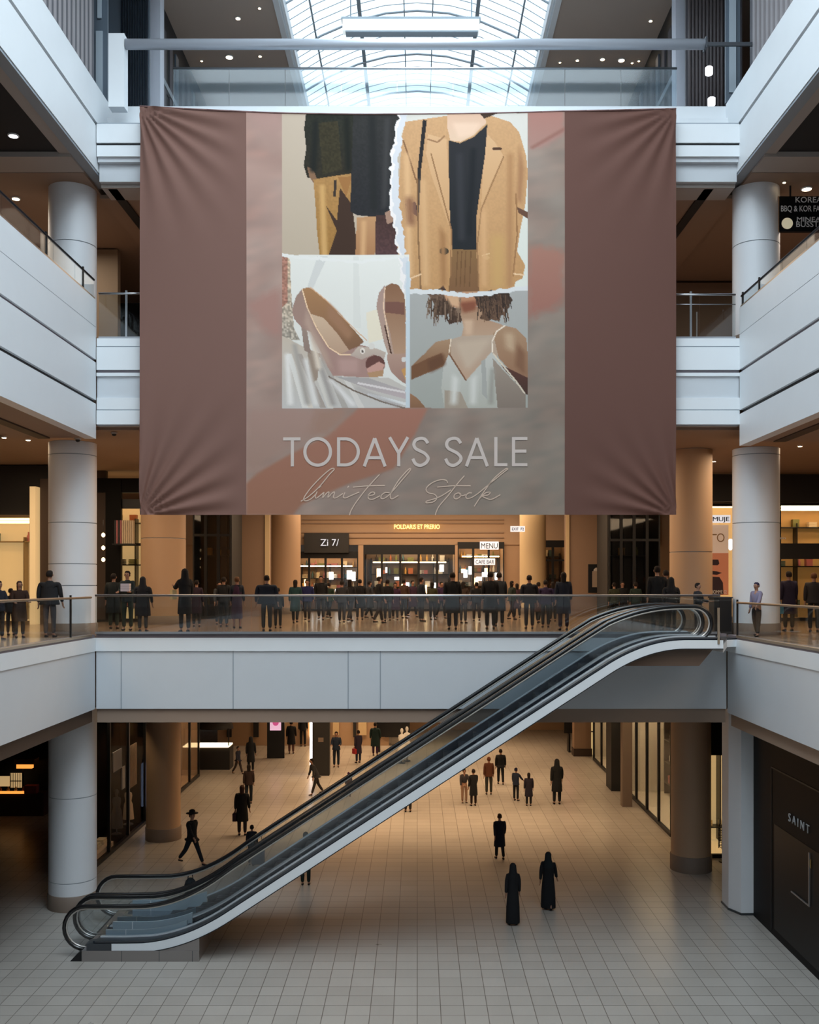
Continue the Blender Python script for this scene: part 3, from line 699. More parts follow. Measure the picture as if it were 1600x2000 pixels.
    P([(586, 620), (597, 630), (607, 690), (594, 684)], (140, 124, 116), (128, 112, 106))
    P([(589, 564), (578, 578), (570, 604), (574, 622), (590, 640), (612, 650), (628, 688), (640, 716), (650, 733), (716, 737), (744, 734), (752, 716), (748, 696), (730, 680), (700, 672), (660, 692), (640, 670), (612, 620)], (140, 118, 110), (150, 122, 118))
    P([(590, 563), (603, 560), (622, 572), (650, 600), (690, 642), (711, 667), (700, 676), (680, 684), (664, 692), (640, 676), (614, 632), (598, 596)], (150, 114, 82), (112, 84, 66))
    P([(606, 612), (632, 620), (660, 652), (682, 684), (662, 692), (640, 674), (622, 645)], (184, 162, 142), (164, 138, 120))
    Ln([(590, 564), (600, 600), (618, 640), (642, 678), (664, 692), (690, 692)], 2.2, (214, 188, 160)); Ln([(606, 560), (640, 588), (690, 640), (716, 664)], 2, (192, 160, 134))
    P([(684, 694), (700, 676), (735, 680), (754, 688), (750, 702), (730, 692), (706, 702)], (176, 164, 156), (160, 146, 140)); E(708, 685, 5, 6, (206, 200, 196)); E(708, 686, 2.4, 3, (90, 80, 78)); E(726, 676, 6, 6, (196, 194, 192))
    E(733, 711, 19, 17, (92, 62, 58)); P([(716, 720), (740, 706), (752, 712), (744, 728), (720, 732)], (176, 138, 130))
    P([(717, 728), (750, 722), (748, 735), (722, 737)], (160, 128, 100))
    P([(752, 556), (740, 572), (735, 598), (742, 630), (750, 668), (758, 692), (772, 694), (768, 640), (752, 600)], (152, 128, 122), (160, 138, 128))
    P([(752, 560), (764, 553), (778, 556), (790, 576), (793, 610), (792, 690), (770, 694), (762, 650), (752, 612)], (120, 88, 68), (160, 132, 112))
    P([(752, 590), (790, 590), (790, 615), (752, 610)], (108, 76, 68)); Ln([(752, 562), (749, 600), (758, 650), (763, 690)], 2.2, (204, 178, 156)); Ln([(752, 636), (764, 690)], 3, (72, 50, 42))
    P([(756, 692), (794, 690), (796, 752), (784, 745), (764, 726), (757, 706)], (158, 132, 122), (140, 112, 104)); E(789, 702, 5, 5, (190, 190, 192)); P([(784, 722), (795, 716), (796, 752)], (176, 134, 84))
    for i, (x0, y0, x1, y1, c_) in enumerate(((570, 670, 600, 790, (150, 146, 144)), (592, 700, 616, 792, (198, 198, 200)), (618, 700, 650, 792, (146, 142, 142)), (640, 740, 690, 792, (202, 202, 206)), (556, 690, 566, 790, (206, 206, 208)), (690, 756, 780, 794, (150, 146, 150)), (606, 660, 622, 720, (196, 186, 176)))):
        P([(x0, y0), (x0+9, y0), (x1+7, y1), (x1-4, y1)], c_, soft=5)
    P([(640, 590), (660, 610), (690, 650), (680, 664), (640, 620)], (140, 106, 84), soft=6); P([(600, 600), (612, 640), (640, 690), (650, 725), (630, 700), (594, 630)], (160, 138, 128), soft=6); P([(660, 700), (700, 700), (700, 728), (664, 728)], (162, 134, 130), soft=7)
    # lower right photograph: woman in a pale satin camisole
    P([(800, 574), (1031, 568), (1031, 797), (800, 797)], (152, 154, 156), (146, 150, 148))
    P([(834, 574), (872, 572), (882, 600), (900, 602), (902, 632), (880, 634), (874, 612), (860, 616), (842, 610), (846, 592)], (92, 74, 62), (62, 46, 38), jit=4, tex=.35)
    P([(866, 572), (936, 570), (932, 598), (905, 606), (884, 600), (872, 588)], (170, 132, 104), (150, 98, 76))
    P([(896, 600), (940, 600), (942, 622), (978, 634), (992, 642), (960, 664), (900, 662), (906, 640)], (150, 120, 98), (166, 142, 124))
    P([(924, 572), (996, 569), (1003, 590), (996, 600), (984, 606), (976, 626), (944, 626), (934, 604)], (58, 46, 40), (84, 64, 52), jit=5, tex=.35)
    P([(803, 742), (866, 716), (884, 692), (882, 662), (852, 668), (828, 692), (803, 716)], (150, 124, 102), (110, 78, 58))
    P([(803, 716), (836, 700), (862, 690), (868, 712), (803, 742)], (104, 74, 54))
    P([(880, 664), (900, 657), (960, 655), (985, 650), (970, 700), (950, 705), (912, 744), (880, 694)], (160, 146, 134), (166, 140, 122))
    P([(963, 652), (985, 637), (1008, 642), (1028, 662), (1031, 700), (1031, 745), (1000, 728), (974, 700)], (150, 124, 102), (132, 100, 80))
    P([(976, 712), (1030, 738), (1030, 772), (1004, 750)], (82, 52, 46), (64, 48, 44))
    P([(866, 716), (877, 692), (896, 722), (910, 744), (944, 706), (960, 688), (985, 722), (1022, 764), (1026, 797), (868, 797), (862, 758)], (172, 174, 174), (158, 160, 156))
    P([(962, 700), (985, 726), (1026, 768), (1026, 797), (972, 797)], (140, 130, 122), (118, 108, 102)); P([(868, 762), (900, 766), (914, 797), (868, 797)], (146, 136, 126))
    P([(940, 706), (948, 702), (952, 780), (942, 770)], (148, 150, 150))
    Ln([(877, 692), (881, 662)], 2, (204, 190, 174)); Ln([(878, 692), (910, 743)], 3, (110, 78, 58)); Ln([(962, 688), (961, 668), (970, 648), (986, 637)], 2.4, (212, 202, 190)); Ln([(964, 692), (1010, 748), (1024, 768)], 3, (190, 182, 170))
    P([(801, 768), (816, 778), (832, 797), (801, 797)], (140, 106, 82), (120, 90, 70))
    for i in range(60):
        a_ = rs_.rand()*1.0; x0 = 836+rs_.rand()*64; y0 = 576+rs_.rand()*20; Ln([(x0, y0), (x0-6+rs_.rand()*8, y0+18+rs_.rand()*28)], 1.6, ((116, 96, 82), (60, 46, 38), (84, 66, 54))[i % 3])
        x0 = 934+rs_.rand()*58; y0 = 572+rs_.rand()*22; Ln([(x0, y0), (x0+rs_.rand()*12-3, y0+16+rs_.rand()*26)], 1.6, ((96, 74, 60), (48, 38, 34), (72, 56, 46))[i % 3])
    P([(868, 574), (896, 574), (900, 602), (882, 598)], (184, 150, 122), soft=4); P([(898, 592), (930, 588), (930, 606), (905, 612)], (118, 72, 56), soft=5); P([(905, 625), (925, 625), (922, 655), (908, 655)], (180, 154, 134), soft=5)
    P([(890, 670), (960, 662), (935, 700), (912, 725)], (172, 156, 142), soft=8); P([(985, 650), (1004, 652), (1006, 690), (988, 680)], (168, 146, 124), soft=7); P([(1010, 670), (1026, 690), (1026, 735), (1006, 715)], (116, 86, 68), soft=6); P([(835, 705), (866, 690), (870, 712), (840, 728)], (92, 64, 48), soft=5)
    P([(884, 730), (896, 740), (892, 790), (880, 790)], (188, 190, 190), soft=6); P([(920, 740), (932, 730), (930, 790), (918, 790)], (186, 188, 188), soft=6); P([(958, 720), (966, 720), (964, 790), (954, 790)], (138, 138, 134), soft=5)
    # torn paper edges
    tw = (vnoise(px, py, 7, 21)-.5)*9; tv = (vnoise(px, py, 6, 22)-.5)*8
    ex = np.interp(py, [213, 250, 290, 330, 380, 420, 480, 520, 570], [782, 776, 768, 764, 763, 768, 775, 784, 788])+tw
    k = (px > ex-2) & (px < ex+14) & (py < 572); C[k] = (192, 196, 206); k = (px > ex-2) & (px < ex+3) & (py < 572); C[k] = (214, 212, 216)
    ey = np.interp(px, [551, 590, 640, 700, 745, 784], [494, 499, 503, 508, 504, 498])+tv*.5
    k = (py > ey) & (py < ey+6) & (px < 790) & (px > 551); C[k] = (206, 208, 210)
    ey = np.interp(px, [790, 850, 880, 920, 960, 1000, 1031], [570, 570, 574, 577, 572, 566, 563])+tv*.5
    k = (py > ey-4) & (py < ey+5) & (px > 790) & (px < 1031); C[k] = (194, 198, 204)
    k = (px > 793+tw*.3) & (px < 801) & (py > 510) & (py < 797); C[k] = (178, 190, 202)
    C = np.clip(C, 0, 255)
    return np.clip(slin(C)/FASC[None]*.74, 0, .95)
ban = thing('banner', 'huge mauve sale banner with a fashion collage hanging across the atrium', 'banner', (0, 0, 0))
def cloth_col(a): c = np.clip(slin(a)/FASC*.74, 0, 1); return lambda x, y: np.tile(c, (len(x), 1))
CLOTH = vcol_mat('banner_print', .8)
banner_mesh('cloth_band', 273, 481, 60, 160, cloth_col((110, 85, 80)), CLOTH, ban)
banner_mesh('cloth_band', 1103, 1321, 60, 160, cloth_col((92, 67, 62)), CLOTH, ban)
banner_mesh('printed_panel', 481, 1103, 460, 586, paint, CLOTH, ban)
LETT = mat('lettering', (204, 186, 176), .7); LETS = mat('script_lettering', (206, 178, 158), .7)
def ribbon(mb, pts, w, closed=False, smooth=True, off=.012):
    pts = [np.array(p, float) for p in pts]
    if smooth and len(pts) > 2:
        P = [pts[0]]+pts+[pts[-1]] if not closed else [pts[-1]]+pts+[pts[0], pts[1]]
        out = []
        for i in range(1, len(P)-2):
            for k in range(6):
                t = k/6; a, b, c, d = P[i-1:i+3]
                out.append(.5*((2*b)+(-a+c)*t+(2*a-5*b+4*c-d)*t*t+(-a+3*b-3*c+d)*t**3))
        out.append(P[-2]); pts = out
    v = []
    for i, p in enumerate(pts):
        a = pts[max(i-1, 0)]; b = pts[min(i+1, len(pts)-1)]
        if closed and i in (0, len(pts)-1): a = pts[-2]; b = pts[1]
        t = b-a; t = t/(np.hypot(*t)+1e-9); n = np.array([-t[1], t[0]])*w/2
        for q in (p+n, p-n):
            yy = YB+float(fold(q[0], q[1]))-off; v.append(((q[0]-VX)*YB/F, yy, CZ+(VY-q[1])*YB/F))
    f = [(2*i, 2*i+1, 2*i+3, 2*i+2) for i in range(len(pts)-1)]
    mb.add(v, f)
def arc(cx, cy, rx, ry, a0, a1, n=24): return [(cx+rx*math.cos(math.radians(a0+(a1-a0)*i/n)), cy+ry*math.sin(math.radians(a0+(a1-a0)*i/n))) for i in range(n+1)]
W = 6.2; T0, T1 = 857, 908
def seg(mb, *p): ribbon(mb, p, W, smooth=False)
mb = MB()
seg(mb, (553, T0), (587, T0)); seg(mb, (571, T0), (571, T1+3)); ribbon(mb, arc(620.5, 882.5, 25, 26, 0, 360, 40), W, True, False)
seg(mb, (661.5, T0-3), (661.5, T1+3)); ribbon(mb, [(661, T0), (675, T0)]+arc(674, 882.5, 26, 25.6, -90, 90)+[(661, T1)], W, False, False)
seg(mb, (711.5, 911), (732, 856)); seg(mb, (732, 856), (752.5, 911)); seg(mb, (719, 894), (745, 894))
seg(mb, (761, 854), (779, 885)); seg(mb, (797, 854), (779, 885)); seg(mb, (779, 883), (779, 911))
def S(mb, x): ribbon(mb, [(x+33, 866), (x+27, 858), (x+18, 856.5), (x+9, 860), (x+5.5, 868), (x+9, 876), (x+18, 881), (x+27, 886), (x+33.5, 895), (x+29, 904), (x+19, 909), (x+9, 906), (x+3.5, 896)], W)
S(mb, 803); S(mb, 867)
seg(mb, (911, 911), (931.5, 856)); seg(mb, (931.5, 856), (952, 911)); seg(mb, (919, 894), (944, 894))
seg(mb, (968.5, 854), (968.5, 911)); seg(mb, (967, T1), (991, T1))
seg(mb, (1003, 854), (1003, 911)); seg(mb, (1003, T0), (1030, T0)); seg(mb, (1003, 881.5), (1028, 881.5)); seg(mb, (1003, T1), (1030, T1))
o = mb.build('title_lettering', LETT, ban); o['label'] = 'pale capital letters reading TODAYS SALE'
mb = MB()
def sc(*p): ribbon(mb, [(540+a/3.137, 840+b/3.137) for a, b in p], 2.0)
sc((150, 436), (200, 405), (262, 348), (325, 272), (354, 240), (334, 238), (282, 280), (218, 346), (176, 402), (168, 426), (184, 434), (214, 420), (240, 394))
sc((250, 376), (238, 406), (248, 416), (290, 382)); sc((262, 354), (274, 340))
sc((292, 380), (284, 414), (306, 388), (322, 380), (316, 412), (340, 388), (356, 380), (350, 412), (368, 414), (408, 388))
sc((420, 382), (410, 408), (424, 416), (460, 400), (508, 380)); sc((436, 352), (444, 342))
sc((632, 272), (596, 310), (545, 368), (490, 440), (458, 492), (448, 522)); sc((470, 350), (560, 342), (665, 340))
sc((560, 404), (596, 396), (600, 382), (580, 382), (564, 400), (566, 420), (590, 424), (636, 402))
sc((694, 384), (664, 384), (644, 400), (642, 418), (662, 418), (700, 388), (760, 318), (808, 262), (824, 238), (806, 244), (752, 304), (710, 372), (698, 404), (708, 422), (748, 400))
sc((1048, 326), (1040, 308), (1000, 306), (950, 326), (918, 358), (930, 384), (968, 394), (984, 416), (962, 440), (922, 446), (920, 436), (960, 424), (1010, 404), (1070, 366))
sc((1152, 280), (1110, 328), (1050, 404), (1000, 462), (980, 500), (974, 522)); sc((985, 350), (1080, 342), (1190, 342))
sc((1116, 384), (1094, 394), (1088, 412), (1100, 422), (1122, 412), (1130, 394), (1116, 384), (1136, 402), (1160, 396))
sc((1198, 386), (1178, 386), (1162, 402), (1166, 418), (1190, 416), (1236, 388), (1310, 326), (1386, 264), (1416, 240), (1398, 242), (1330, 300), (1270, 380), (1230, 440), (1212, 468))
sc((1240, 424), (1280, 386), (1310, 382), (1296, 398), (1262, 404), (1290, 420), (1320, 424), (1372, 396))
o = mb.build('script_lettering', LETS, ban); o['label'] = 'thin handwritten words limited Stock'
mb = MB()
for i in range(24):
    x = 273+(1321-273)*i/24; x2 = 273+(1321-273)*(i+1)/24; ya = float(topy(x)); yb = float(topy(x2))
    mb.tube([at(x, ya, YB), at(x2, yb, YB)], .02, 6, cap=True)
mb.build('top_hem', mat('hem', (136, 104, 100), .7), ban)
mb = MB()
for x, y in ((274, 208), (1320, 213)):
    a = at(x, y, YB); mb.tube([a, (a[0], D-.02, a[2]+.12)], .012, 6)
for x in (274, 1320):
    a = at(x, 1004, YB); mb.tube([a, (a[0], D+.02, CZ+4.4)], .008, 6)
mb.build('tie_cord', STEELD, ban)
# ------------------------------------------------------------------ shops
PROD = [mat('product_%s' % n, c, .5) for n, c in (('cream', (226, 208, 176)), ('rust', (168, 96, 62)), ('olive', (112, 116, 62)), ('dark', (40, 38, 42)), ('teal', (58, 92, 98)), ('rose', (184, 110, 116)), ('white', (228, 226, 220)), ('gold', (196, 154, 88)))]
SHELL_ = {}
def shop(label, loc, rz, L, H, depth=2.6, bays=3, frame=BLACKM, wall=BEIGE, header=.35, glow=GLOW, strips=2, shelves=3, goods=5, transom=None, seed=1, lit=1.0, name='storefront', panels=0, gl=GLASSD, doorbay=None, gname='shop'):
    rnd = random.Random(seed)
    t = thing(name, label, 'shop front', loc, rz)
    mb = MB(); w = .06
    for i in range(bays+1): x = L*i/bays; mb.box(max(x-w, 0), min(x+w, L), -.04, .06, 0, H)
    mb.box(0, L, -.05, .07, H-header, H); mb.box(0, L, -.05, .07, 0, .12)
    if transom: mb.box(0, L, -.03, .05, transom-.05, transom+.05)
    mb.build('frame', frame, t)
    for i in range(bays):
        if i == doorbay: continue
        MB().box(L*i/bays+w, L*(i+1)/bays-w, 0, .015, .12, H-header).build('glass_pane', gl, t)
    mb = MB(); mb.box(0, L, depth, depth+.08, 0, H); mb.box(-.02, 0, .05, depth, 0, H); mb.box(L, L+.02, .05, depth, 0, H)
    mb.box(0, L, .07, depth, H-.04, H)
    mb.build('interior_wall', wall, t); MB().box(0, L, .07, depth, 0, .03).build('interior_floor', wall, t)
    for i in range(strips):
        y = depth*(i+.6)/(strips+.4)
        MB().box(L*.06, L*.94, y-.06, y+.06, H-.12, H-.05).build('light_strip', glow, t)
    for i in range(panels):
        x = L*(.08+.84*(i+rnd.random()*.6)/panels); zz = .7+rnd.random()*(H-2.0); pw = .1+rnd.random()*.25
        MB().box(x, x+pw, depth-.5, depth-.46, zz, zz+.12+rnd.random()*.4).build('lightbox', GLOWW if i % 3 else GLOWS, t)  # glowing panels added at random spots to brighten the shop interior
    if panels: MB().box(L*.1, L*.9, .3, .36, H-header-.42, H-header-.37).build('front_light_strip', GLOW, t)
    if shelves:
        mb = MB()
        for k in range(shelves): zz = .5+k*(H-1.3)/max(shelves-1, 1); mb.box(L*.05, L*.95, depth-.45, depth, zz, zz+.04)
        for k in range(bays+1): x = L*(.05+.9*k/bays); mb.box(x-.02, x+.02, depth-.45, depth, 0, H-.6)
        mb.build('shelving', frame if wall is not frame else TAUPE, t)
        # goods on the shelves
        c, s_ = math.cos(rz), math.sin(rz)
        protos = {}
        for k in range(shelves):
            zz = .54+k*(H-1.3)/max(shelves-1, 1); x = L*.08
            for q in range(goods):
                x = L*(.08+.84*(q+rnd.random()*.5)/goods); kind = rnd.choice(('box', 'bottle', 'folded')); pm = rnd.choice(PROD)
                key = (kind, pm.name)
                if key not in protos:
                    mb = MB()
                    if kind == 'box': mb.box(-.13, .13, -.12, .12, 0, .3); mb.box(-.135, .135, -.125, .125, .24, .32)
                    elif kind == 'bottle': mb.lathe([(.06, 0), (.065, .2), (.03, .27), (.028, .34), (.034, .36)], n=10)
                    else:
                        for h in range(4): mb.box(-.17+.01*(h % 2), .17, -.13, .13, h*.055, h*.055+.045)
                    me = mb.build({'box': 'product_box', 'bottle': 'bottle', 'folded': 'folded_clothes'}[kind], pm); me_data = me.data; nm = me.name; bpy.data.objects.remove(me); protos[key] = (me_data, nm.split('.')[0])
                me_data, nm = protos[key]
                o = bpy.data.objects.new(nm, me_data); COL.objects.link(o)
                lx, ly = x, depth-.25
                o.location = (loc[0]+lx*c-ly*s_, loc[1]+lx*s_+ly*c, loc[2]+zz); o.rotation_euler = (0, 0, rz)
                tag(o, '%s %s on the shelves of the %s' % (pm.name.split('_')[1], {'product_box': 'carton', 'bottle': 'bottle', 'folded_clothes': 'folded clothes'}[nm], gname), {'product_box': 'box', 'bottle': 'bottle', 'folded_clothes': 'clothes'}[nm], group='%s %s in the %s' % (pm.name.split('_')[1], nm.replace('_', ' '), gname))
    return t
def sign(label, s, x0, x1, y0, y1, Y, lm, bm=None, th=.1, fit=True):
    cx = (x0+x1)/2; c = at(cx, y1, Y); w = ax(x1, Y)-ax(x0, Y); h = az(y0, Y)-az(y1, Y)
    t = thing('sign', label, 'sign', (c[0], Y, c[2]))
    if bm: MB().box(-w/2-.06, w/2+.06, 0, th, -.06, h+.06).build('board', bm, t)
    text_mesh('lettering', s, h*1.35, lm, t, (0, -.02, 0), width=w, extrude=.015)
    return t
W1 = 7.65
# ---- first gallery, centre
YC = 52.0
shop('bright shop under the script sign left of the centre', (ax(572, YC), YC, W1), 0, ax(700, YC)-ax(572, YC), 3.1, 3, 4, wall=TAN, seed=3, panels=9, gname='left bright shop', shelves=4, goods=9, glow=GLOW)
shop('wide bright shop with dark header in the centre of the hall', (ax(710, YC), YC, W1), 0, ax(890, YC)-ax(710, YC), 3.45, 4, 5, wall=TAUPE, header=.5, seed=5, panels=9, gname='wide central shop', shelves=4, goods=10, strips=3, doorbay=2)
shop('bright shop under the white menu sign right of the centre', (ax(894, YC), YC, W1), 0, ax(985, YC)-ax(894, YC), 3.6, 3, 3, wall=TAN, seed=6, panels=9, gname='shop right of centre', shelves=4, goods=8)
mb = MB()
facing(mb, 355, 1290, 930, 1064, YC+.12, .3, 0)
mb.box(ax(700, YC), ax(710, YC), YC-.1, YC+3, W1, z(2)); mb.box(ax(560, YC), ax(572, YC), YC-.1, YC+3, W1, z(2)); mb.box(ax(885, YC)+.1, ax(894, YC), YC-.1, YC+3, W1, z(2))
for y in (1015, 1022, 1040, 1050): mb.box(ax(590, YC), ax(985, YC), YC+.05, YC+.12, az(y+.8, YC), az(y-.8, YC), 1)
mb.box(-21, ax(560, YC), YC+.2, YC+.4, W1, z(4.24)); mb.box(ax(985, YC), 21, YC+.2, YC+.4, W1, z(4.24))
struct('wall_hall', mb, [TAN, BROWN], 'tan wall above the central shops of the first gallery', 'wall')
sign('glowing yellow shop name on the tan header reading POLDARIS ET PRERIO', 'POLDARIS ET PRERIO', 770, 859, 1024, 1033, YC-.05, mat('sign_glow', (255, 225, 150), .5, emis=(255, 214, 120), es=2.5))
t = sign('dark sign box with pale script lettering above the left bright shop', 'Zi 7/', 626, 662, 1052, 1066, YC-.5, mat('sign_script', (190, 200, 215), .5, emis=(200, 215, 240), es=.5), None)
c = at(637, 1078, YC-.45); w = ax(681, YC)-ax(594, YC)
MB().box(ax(594, YC-.4)-t.location.x, ax(681, YC-.4)-t.location.x, .1, .45, az(1080, YC)-t.location.z, az(1042, YC)-t.location.z).build('board', DARKW, t)
sign('white hanging direction sign beside the pale column', 'EXIT  P2', 1000, 1023, 1030, 1036, 44.9, DARKW, mat('sign_panel', (240, 240, 245), .5, emis=(240, 242, 250), es=.6))
sign('white lit menu sign above the shop right of the centre', 'MENU', 940, 972, 1060, 1071, YC-.2, DARKW, mat('sign_panel', (240, 240, 245)))
sign('long lit white counter sign of the shop right of the centre', 'CAFE BAR', 929, 965, 1093, 1101, YC-.15, DARKW, mat('sign_panel', (240, 240, 245)))
# brown wall pieces and dark glass shops that flank the centre
for x0, x1, lab in ((440, 527, 'plain brown wall piece left of the slim tan column on the first gallery'), (1105, 1192, 'plain brown wall piece with a framed poster on the first gallery')):
    mb = MB(); facing(mb, x0, x1, 860, 1203.5, 44.0, .4); mb.box(ax(x0, 44), ax(x0, 44)+.15, 43.9, 44, W1, z(4.2), 1); mb.box(ax(x1, 44)-.2, ax(x1, 44), 43.9, 44, W1, z(4.2), 1)
    tag(mb.build('wall_block', [BROWN, BEIGE]), lab, 'wall')
shop('dark framed glass shop between the tan columns left of the centre', (-9.1, 40.5, W1), 0, 1.55, 5.5, 2.4, 3, wall=DARKW, glow=GLOWS, strips=1, transom=3.4, seed=8, gname='dark glass shop left of centre', shelves=3, goods=3)
shop('dark framed glass shop right of the framed poster', (7.75, 40.5, W1), 0, 2.1, 5.5, 2.4, 4, wall=DARKW, glow=GLOWS, strips=1, transom=3.2, seed=9, gname='dark glass shop right of the poster', shelves=3, goods=3)
shop('narrow glass shop between the pale column and brown wall', (ax(1028, 50), 50, W1), 0, 2.0, 3.6, 1.8, 3, wall=TAN, glow=GLOWS, strips=1, transom=2.6, seed=10, gname='narrow glass shop', shelves=3, goods=4)
# poster
t = thing('framed_poster', 'black framed poster of a round bottle on the brown wall', 'poster', at(1168.5, 1158, 43.6))
MB().box(-.43, .43, 0, .06, 0, 1.25).build('frame', BLACKM, t); MB().box(-.26, .26, -.01, 0, .25, .95).build('picture', mat('poster_taupe', (150, 134, 120)), t); MB().lathe([(.2, .95), (.19, 1.03), (.1, 1.1)], n=16, sy=.1).build('picture_top', mat('poster_pale', (170, 162, 156)), t)
# ---- first gallery, left
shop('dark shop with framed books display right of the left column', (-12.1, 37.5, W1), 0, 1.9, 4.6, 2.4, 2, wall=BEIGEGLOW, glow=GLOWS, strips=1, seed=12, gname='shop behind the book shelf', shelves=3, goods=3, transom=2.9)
mb = MB(); facing(mb, 186, 206, 868, 1210, 37.4, .3, 0); facing(mb, 206, 236, 935, 1210, 37.3, .2, 1); facing(mb, 190, 275, 934, 962, 37.35, .3, 1)
tag(mb.build('wall_block', [DBROWN, BLACKW]), 'black wall panel between the left round columns of the first gallery', 'wall')
t = thing('book_display', 'wall shelf with a row of cream and purple books left of the banner', 'shelf', at(244, 1062, 36.9))
MB().box(-.42, .36, -.2, .2, -.05, 0).build('shelf_board', BLACKM, t)
x = ax(225, 36.9)
for i in range(10):
    b = MB().box(-.028, .028, -.11, .11, 0, .86); b.box(-.024, .024, -.115, -.11, .1, .2)
    o = b.build('book', [PROD[0], PROD[3], PROD[5]][0 if i > 3 else (2 if i % 2 else 1)]); o.location = (x+.07*i+.03, 36.9, at(244, 1062, 36.9)[2])
    tag(o, 'tall cream book standing on the wall shelf left of the banner' if i > 3 else ('tall rose book at the left end of the wall shelf' if i % 2 else 'tall dark book at the left end of the wall shelf'), 'book', 'books on the wall shelf left of the banner')
for y in (1045, 1070, 1093):
    c = at(187, y, 33); t = thing('wall_lamp', 'small round lamp at the right edge of the left column, %s of three' % {1045: 'top', 1070: 'middle', 1093: 'lowest'}[y], 'lamp', (c[0]+.25, c[1], c[2]))
    MB().lathe([(.02, -.07), (.06, -.03), (.06, .03), (.02, .07)], n=12).build('globe', GLOWS, t); MB().tube([(0, 0, .06), (0, 0, .5)], .008, 5).build('cord', BLACKM, t)
# bright beige shop far left
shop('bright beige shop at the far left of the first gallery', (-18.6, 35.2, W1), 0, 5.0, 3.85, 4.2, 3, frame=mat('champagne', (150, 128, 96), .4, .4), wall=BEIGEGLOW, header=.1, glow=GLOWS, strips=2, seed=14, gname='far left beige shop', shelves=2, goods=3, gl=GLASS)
mb = MB(); mb.box(-13.55, -13.35, 34.9, 39.6, W1, z(3.4), 0); mb.box(-13.3, -12.6, 35.2, 35.5, W1, z(3.7), 1); mb.box(-12.6, -12.45, 35.0, 35.5, W1, z(3.7), 2); mb.box(-21, -12.4, 35.5, 35.9, z(2.45), z(4.2), 3)
tag(mb.build('wall_block', [BEIGEGLOW, DBROWN, BEIGE, DARKW]), 'dark jamb and black header at the right of the beige shop', 'wall')
# ---- first gallery, right
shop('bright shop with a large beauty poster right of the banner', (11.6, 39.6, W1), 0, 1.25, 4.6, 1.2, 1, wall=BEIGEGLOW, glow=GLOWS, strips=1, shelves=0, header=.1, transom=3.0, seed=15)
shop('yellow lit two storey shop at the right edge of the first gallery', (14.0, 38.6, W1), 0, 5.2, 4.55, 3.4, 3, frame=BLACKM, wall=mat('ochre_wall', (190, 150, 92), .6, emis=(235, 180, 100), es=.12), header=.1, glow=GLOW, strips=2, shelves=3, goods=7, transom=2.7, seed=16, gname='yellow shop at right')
mb = MB(); mb.box(11.0, 20.5, 38.3, 38.5, z(3.15), z(4.2)); mb.box(14.0, 20, 38.4, 38.55, z(.95), z(1.55)); mb.box(12.9, 14.0, 38.6, 39.6, W1, z(4.2)); tag(mb.build('wall_block', DARKW), 'black header band above the right shops of the first gallery', 'wall')
t = thing('poster', 'large beige and coral poster of a face with dark lips and a ring', 'poster', at(1405, 1163, 38.9))
MB().box(-.42, .36, 0, .05, .02, 2.75).build('sheet', mat('poster_cream', (222, 196, 172), emis=(222, 196, 172), es=.25), t)
MB().box(-.42, .36, -.01, 0, .02, 1.65).build('print_coral', mat('poster_coral', (204, 128, 92), emis=(204, 128, 92), es=.2), t)
MB().prism([(-.42, .04), (.16, .04), (.14, .5), (.0, .72), (-.42, .74)], -.02, -.012, 'y').prism([(-.42, .98), (-.1, .94), (.1, .88), (-.1, .8), (-.42, .84)], -.02, -.012, 'y').prism([(-.42, 1.18), (-.06, 1.18), (0, 1.24), (-.04, 1.4), (-.42, 1.4)], -.02, -.012, 'y').build('print_dark', mat('poster_plum', (58, 40, 52)), t)
mb = MB(); mb.tube([(.05+.13*math.cos(a/16*2*PI), -.03, 2.25+.15*math.sin(a/16*2*PI)) for a in range(16)], .02, 6, closed=True); mb.box(-.3, -.1, -.03, -.012, 2.35, 2.39); mb.build('print_ring', mat('poster_gold', (164, 130, 84)), t)
text_mesh('lettering', 'HOMME 02', .2, mat('sign_white', (240, 240, 240)), t, (-.02, -.03, .07), width=.6, extrude=.004)
sign('white lit shop sign above the beauty poster', 'MUJE', 1392, 1424, 1009, 1018, 38.8, DARKW, mat('sign_panel', (240, 240, 245)))
sign('small white shop name on the black band at the right edge', 'mira', 1524, 1535, 1048, 1053, 38.2, mat('sign_white', (240, 240, 240)))
c = at(1427, 1063, 37); t = thing('wall_lamp', 'vertical white lamp beside the right column', 'lamp', c)
MB().lathe([(.03, -.22), (.07, -.16), (.07, .16), (.03, .2)], n=12).build('shade', GLOWW, t); MB().box(-.02, .02, .05, .1, -.2, .2).build('bracket', BLACKM, t)
# mid gallery: menu board on the second gallery
t = thing('menu_board', 'dark hanging board with white lettering and a round cream dish at the upper right', 'sign', (ax(1523, 27.8), 27.8, az(452, 27.8)))
MB().box(0, 2.4, 0, .12, 0, .98).build('board', BLACKW, t); MB().box(-.14, -.02, -.02, .12, -.02, .98).build('side_trim', mat('wood_trim', (150, 112, 74)), t)
MB().lathe([(.155, -.01), (.155, .01)], n=24).build('round_picture', mat('dish_cream', (236, 224, 190), emis=(236, 224, 190), es=.3), t, (.21, -.01, .22)).rotation_euler = (PI/2, 0, 0)
SW = mat('sign_white', (240, 240, 240))
for s_, x, y, wd, h in (('KOREAN', .42, .8, .9, .17), ('BBQ & KOR FAN', .02, .55, 1.2, .18), ('MINEA.', .46, .27, .7, .14), ('BUSSTO', .44, .12, .8, .17)):
    text_mesh('lettering', s_, h*1.3, SW, t, (x, -.02, y), width=wd, extrude=.006, align='LEFT')
MB().box(.3, .34, .04, .08, .98, 1.9).box(1.9, 1.94, .04, .08, .98, 1.9).build('hanger', BLACKM, t)
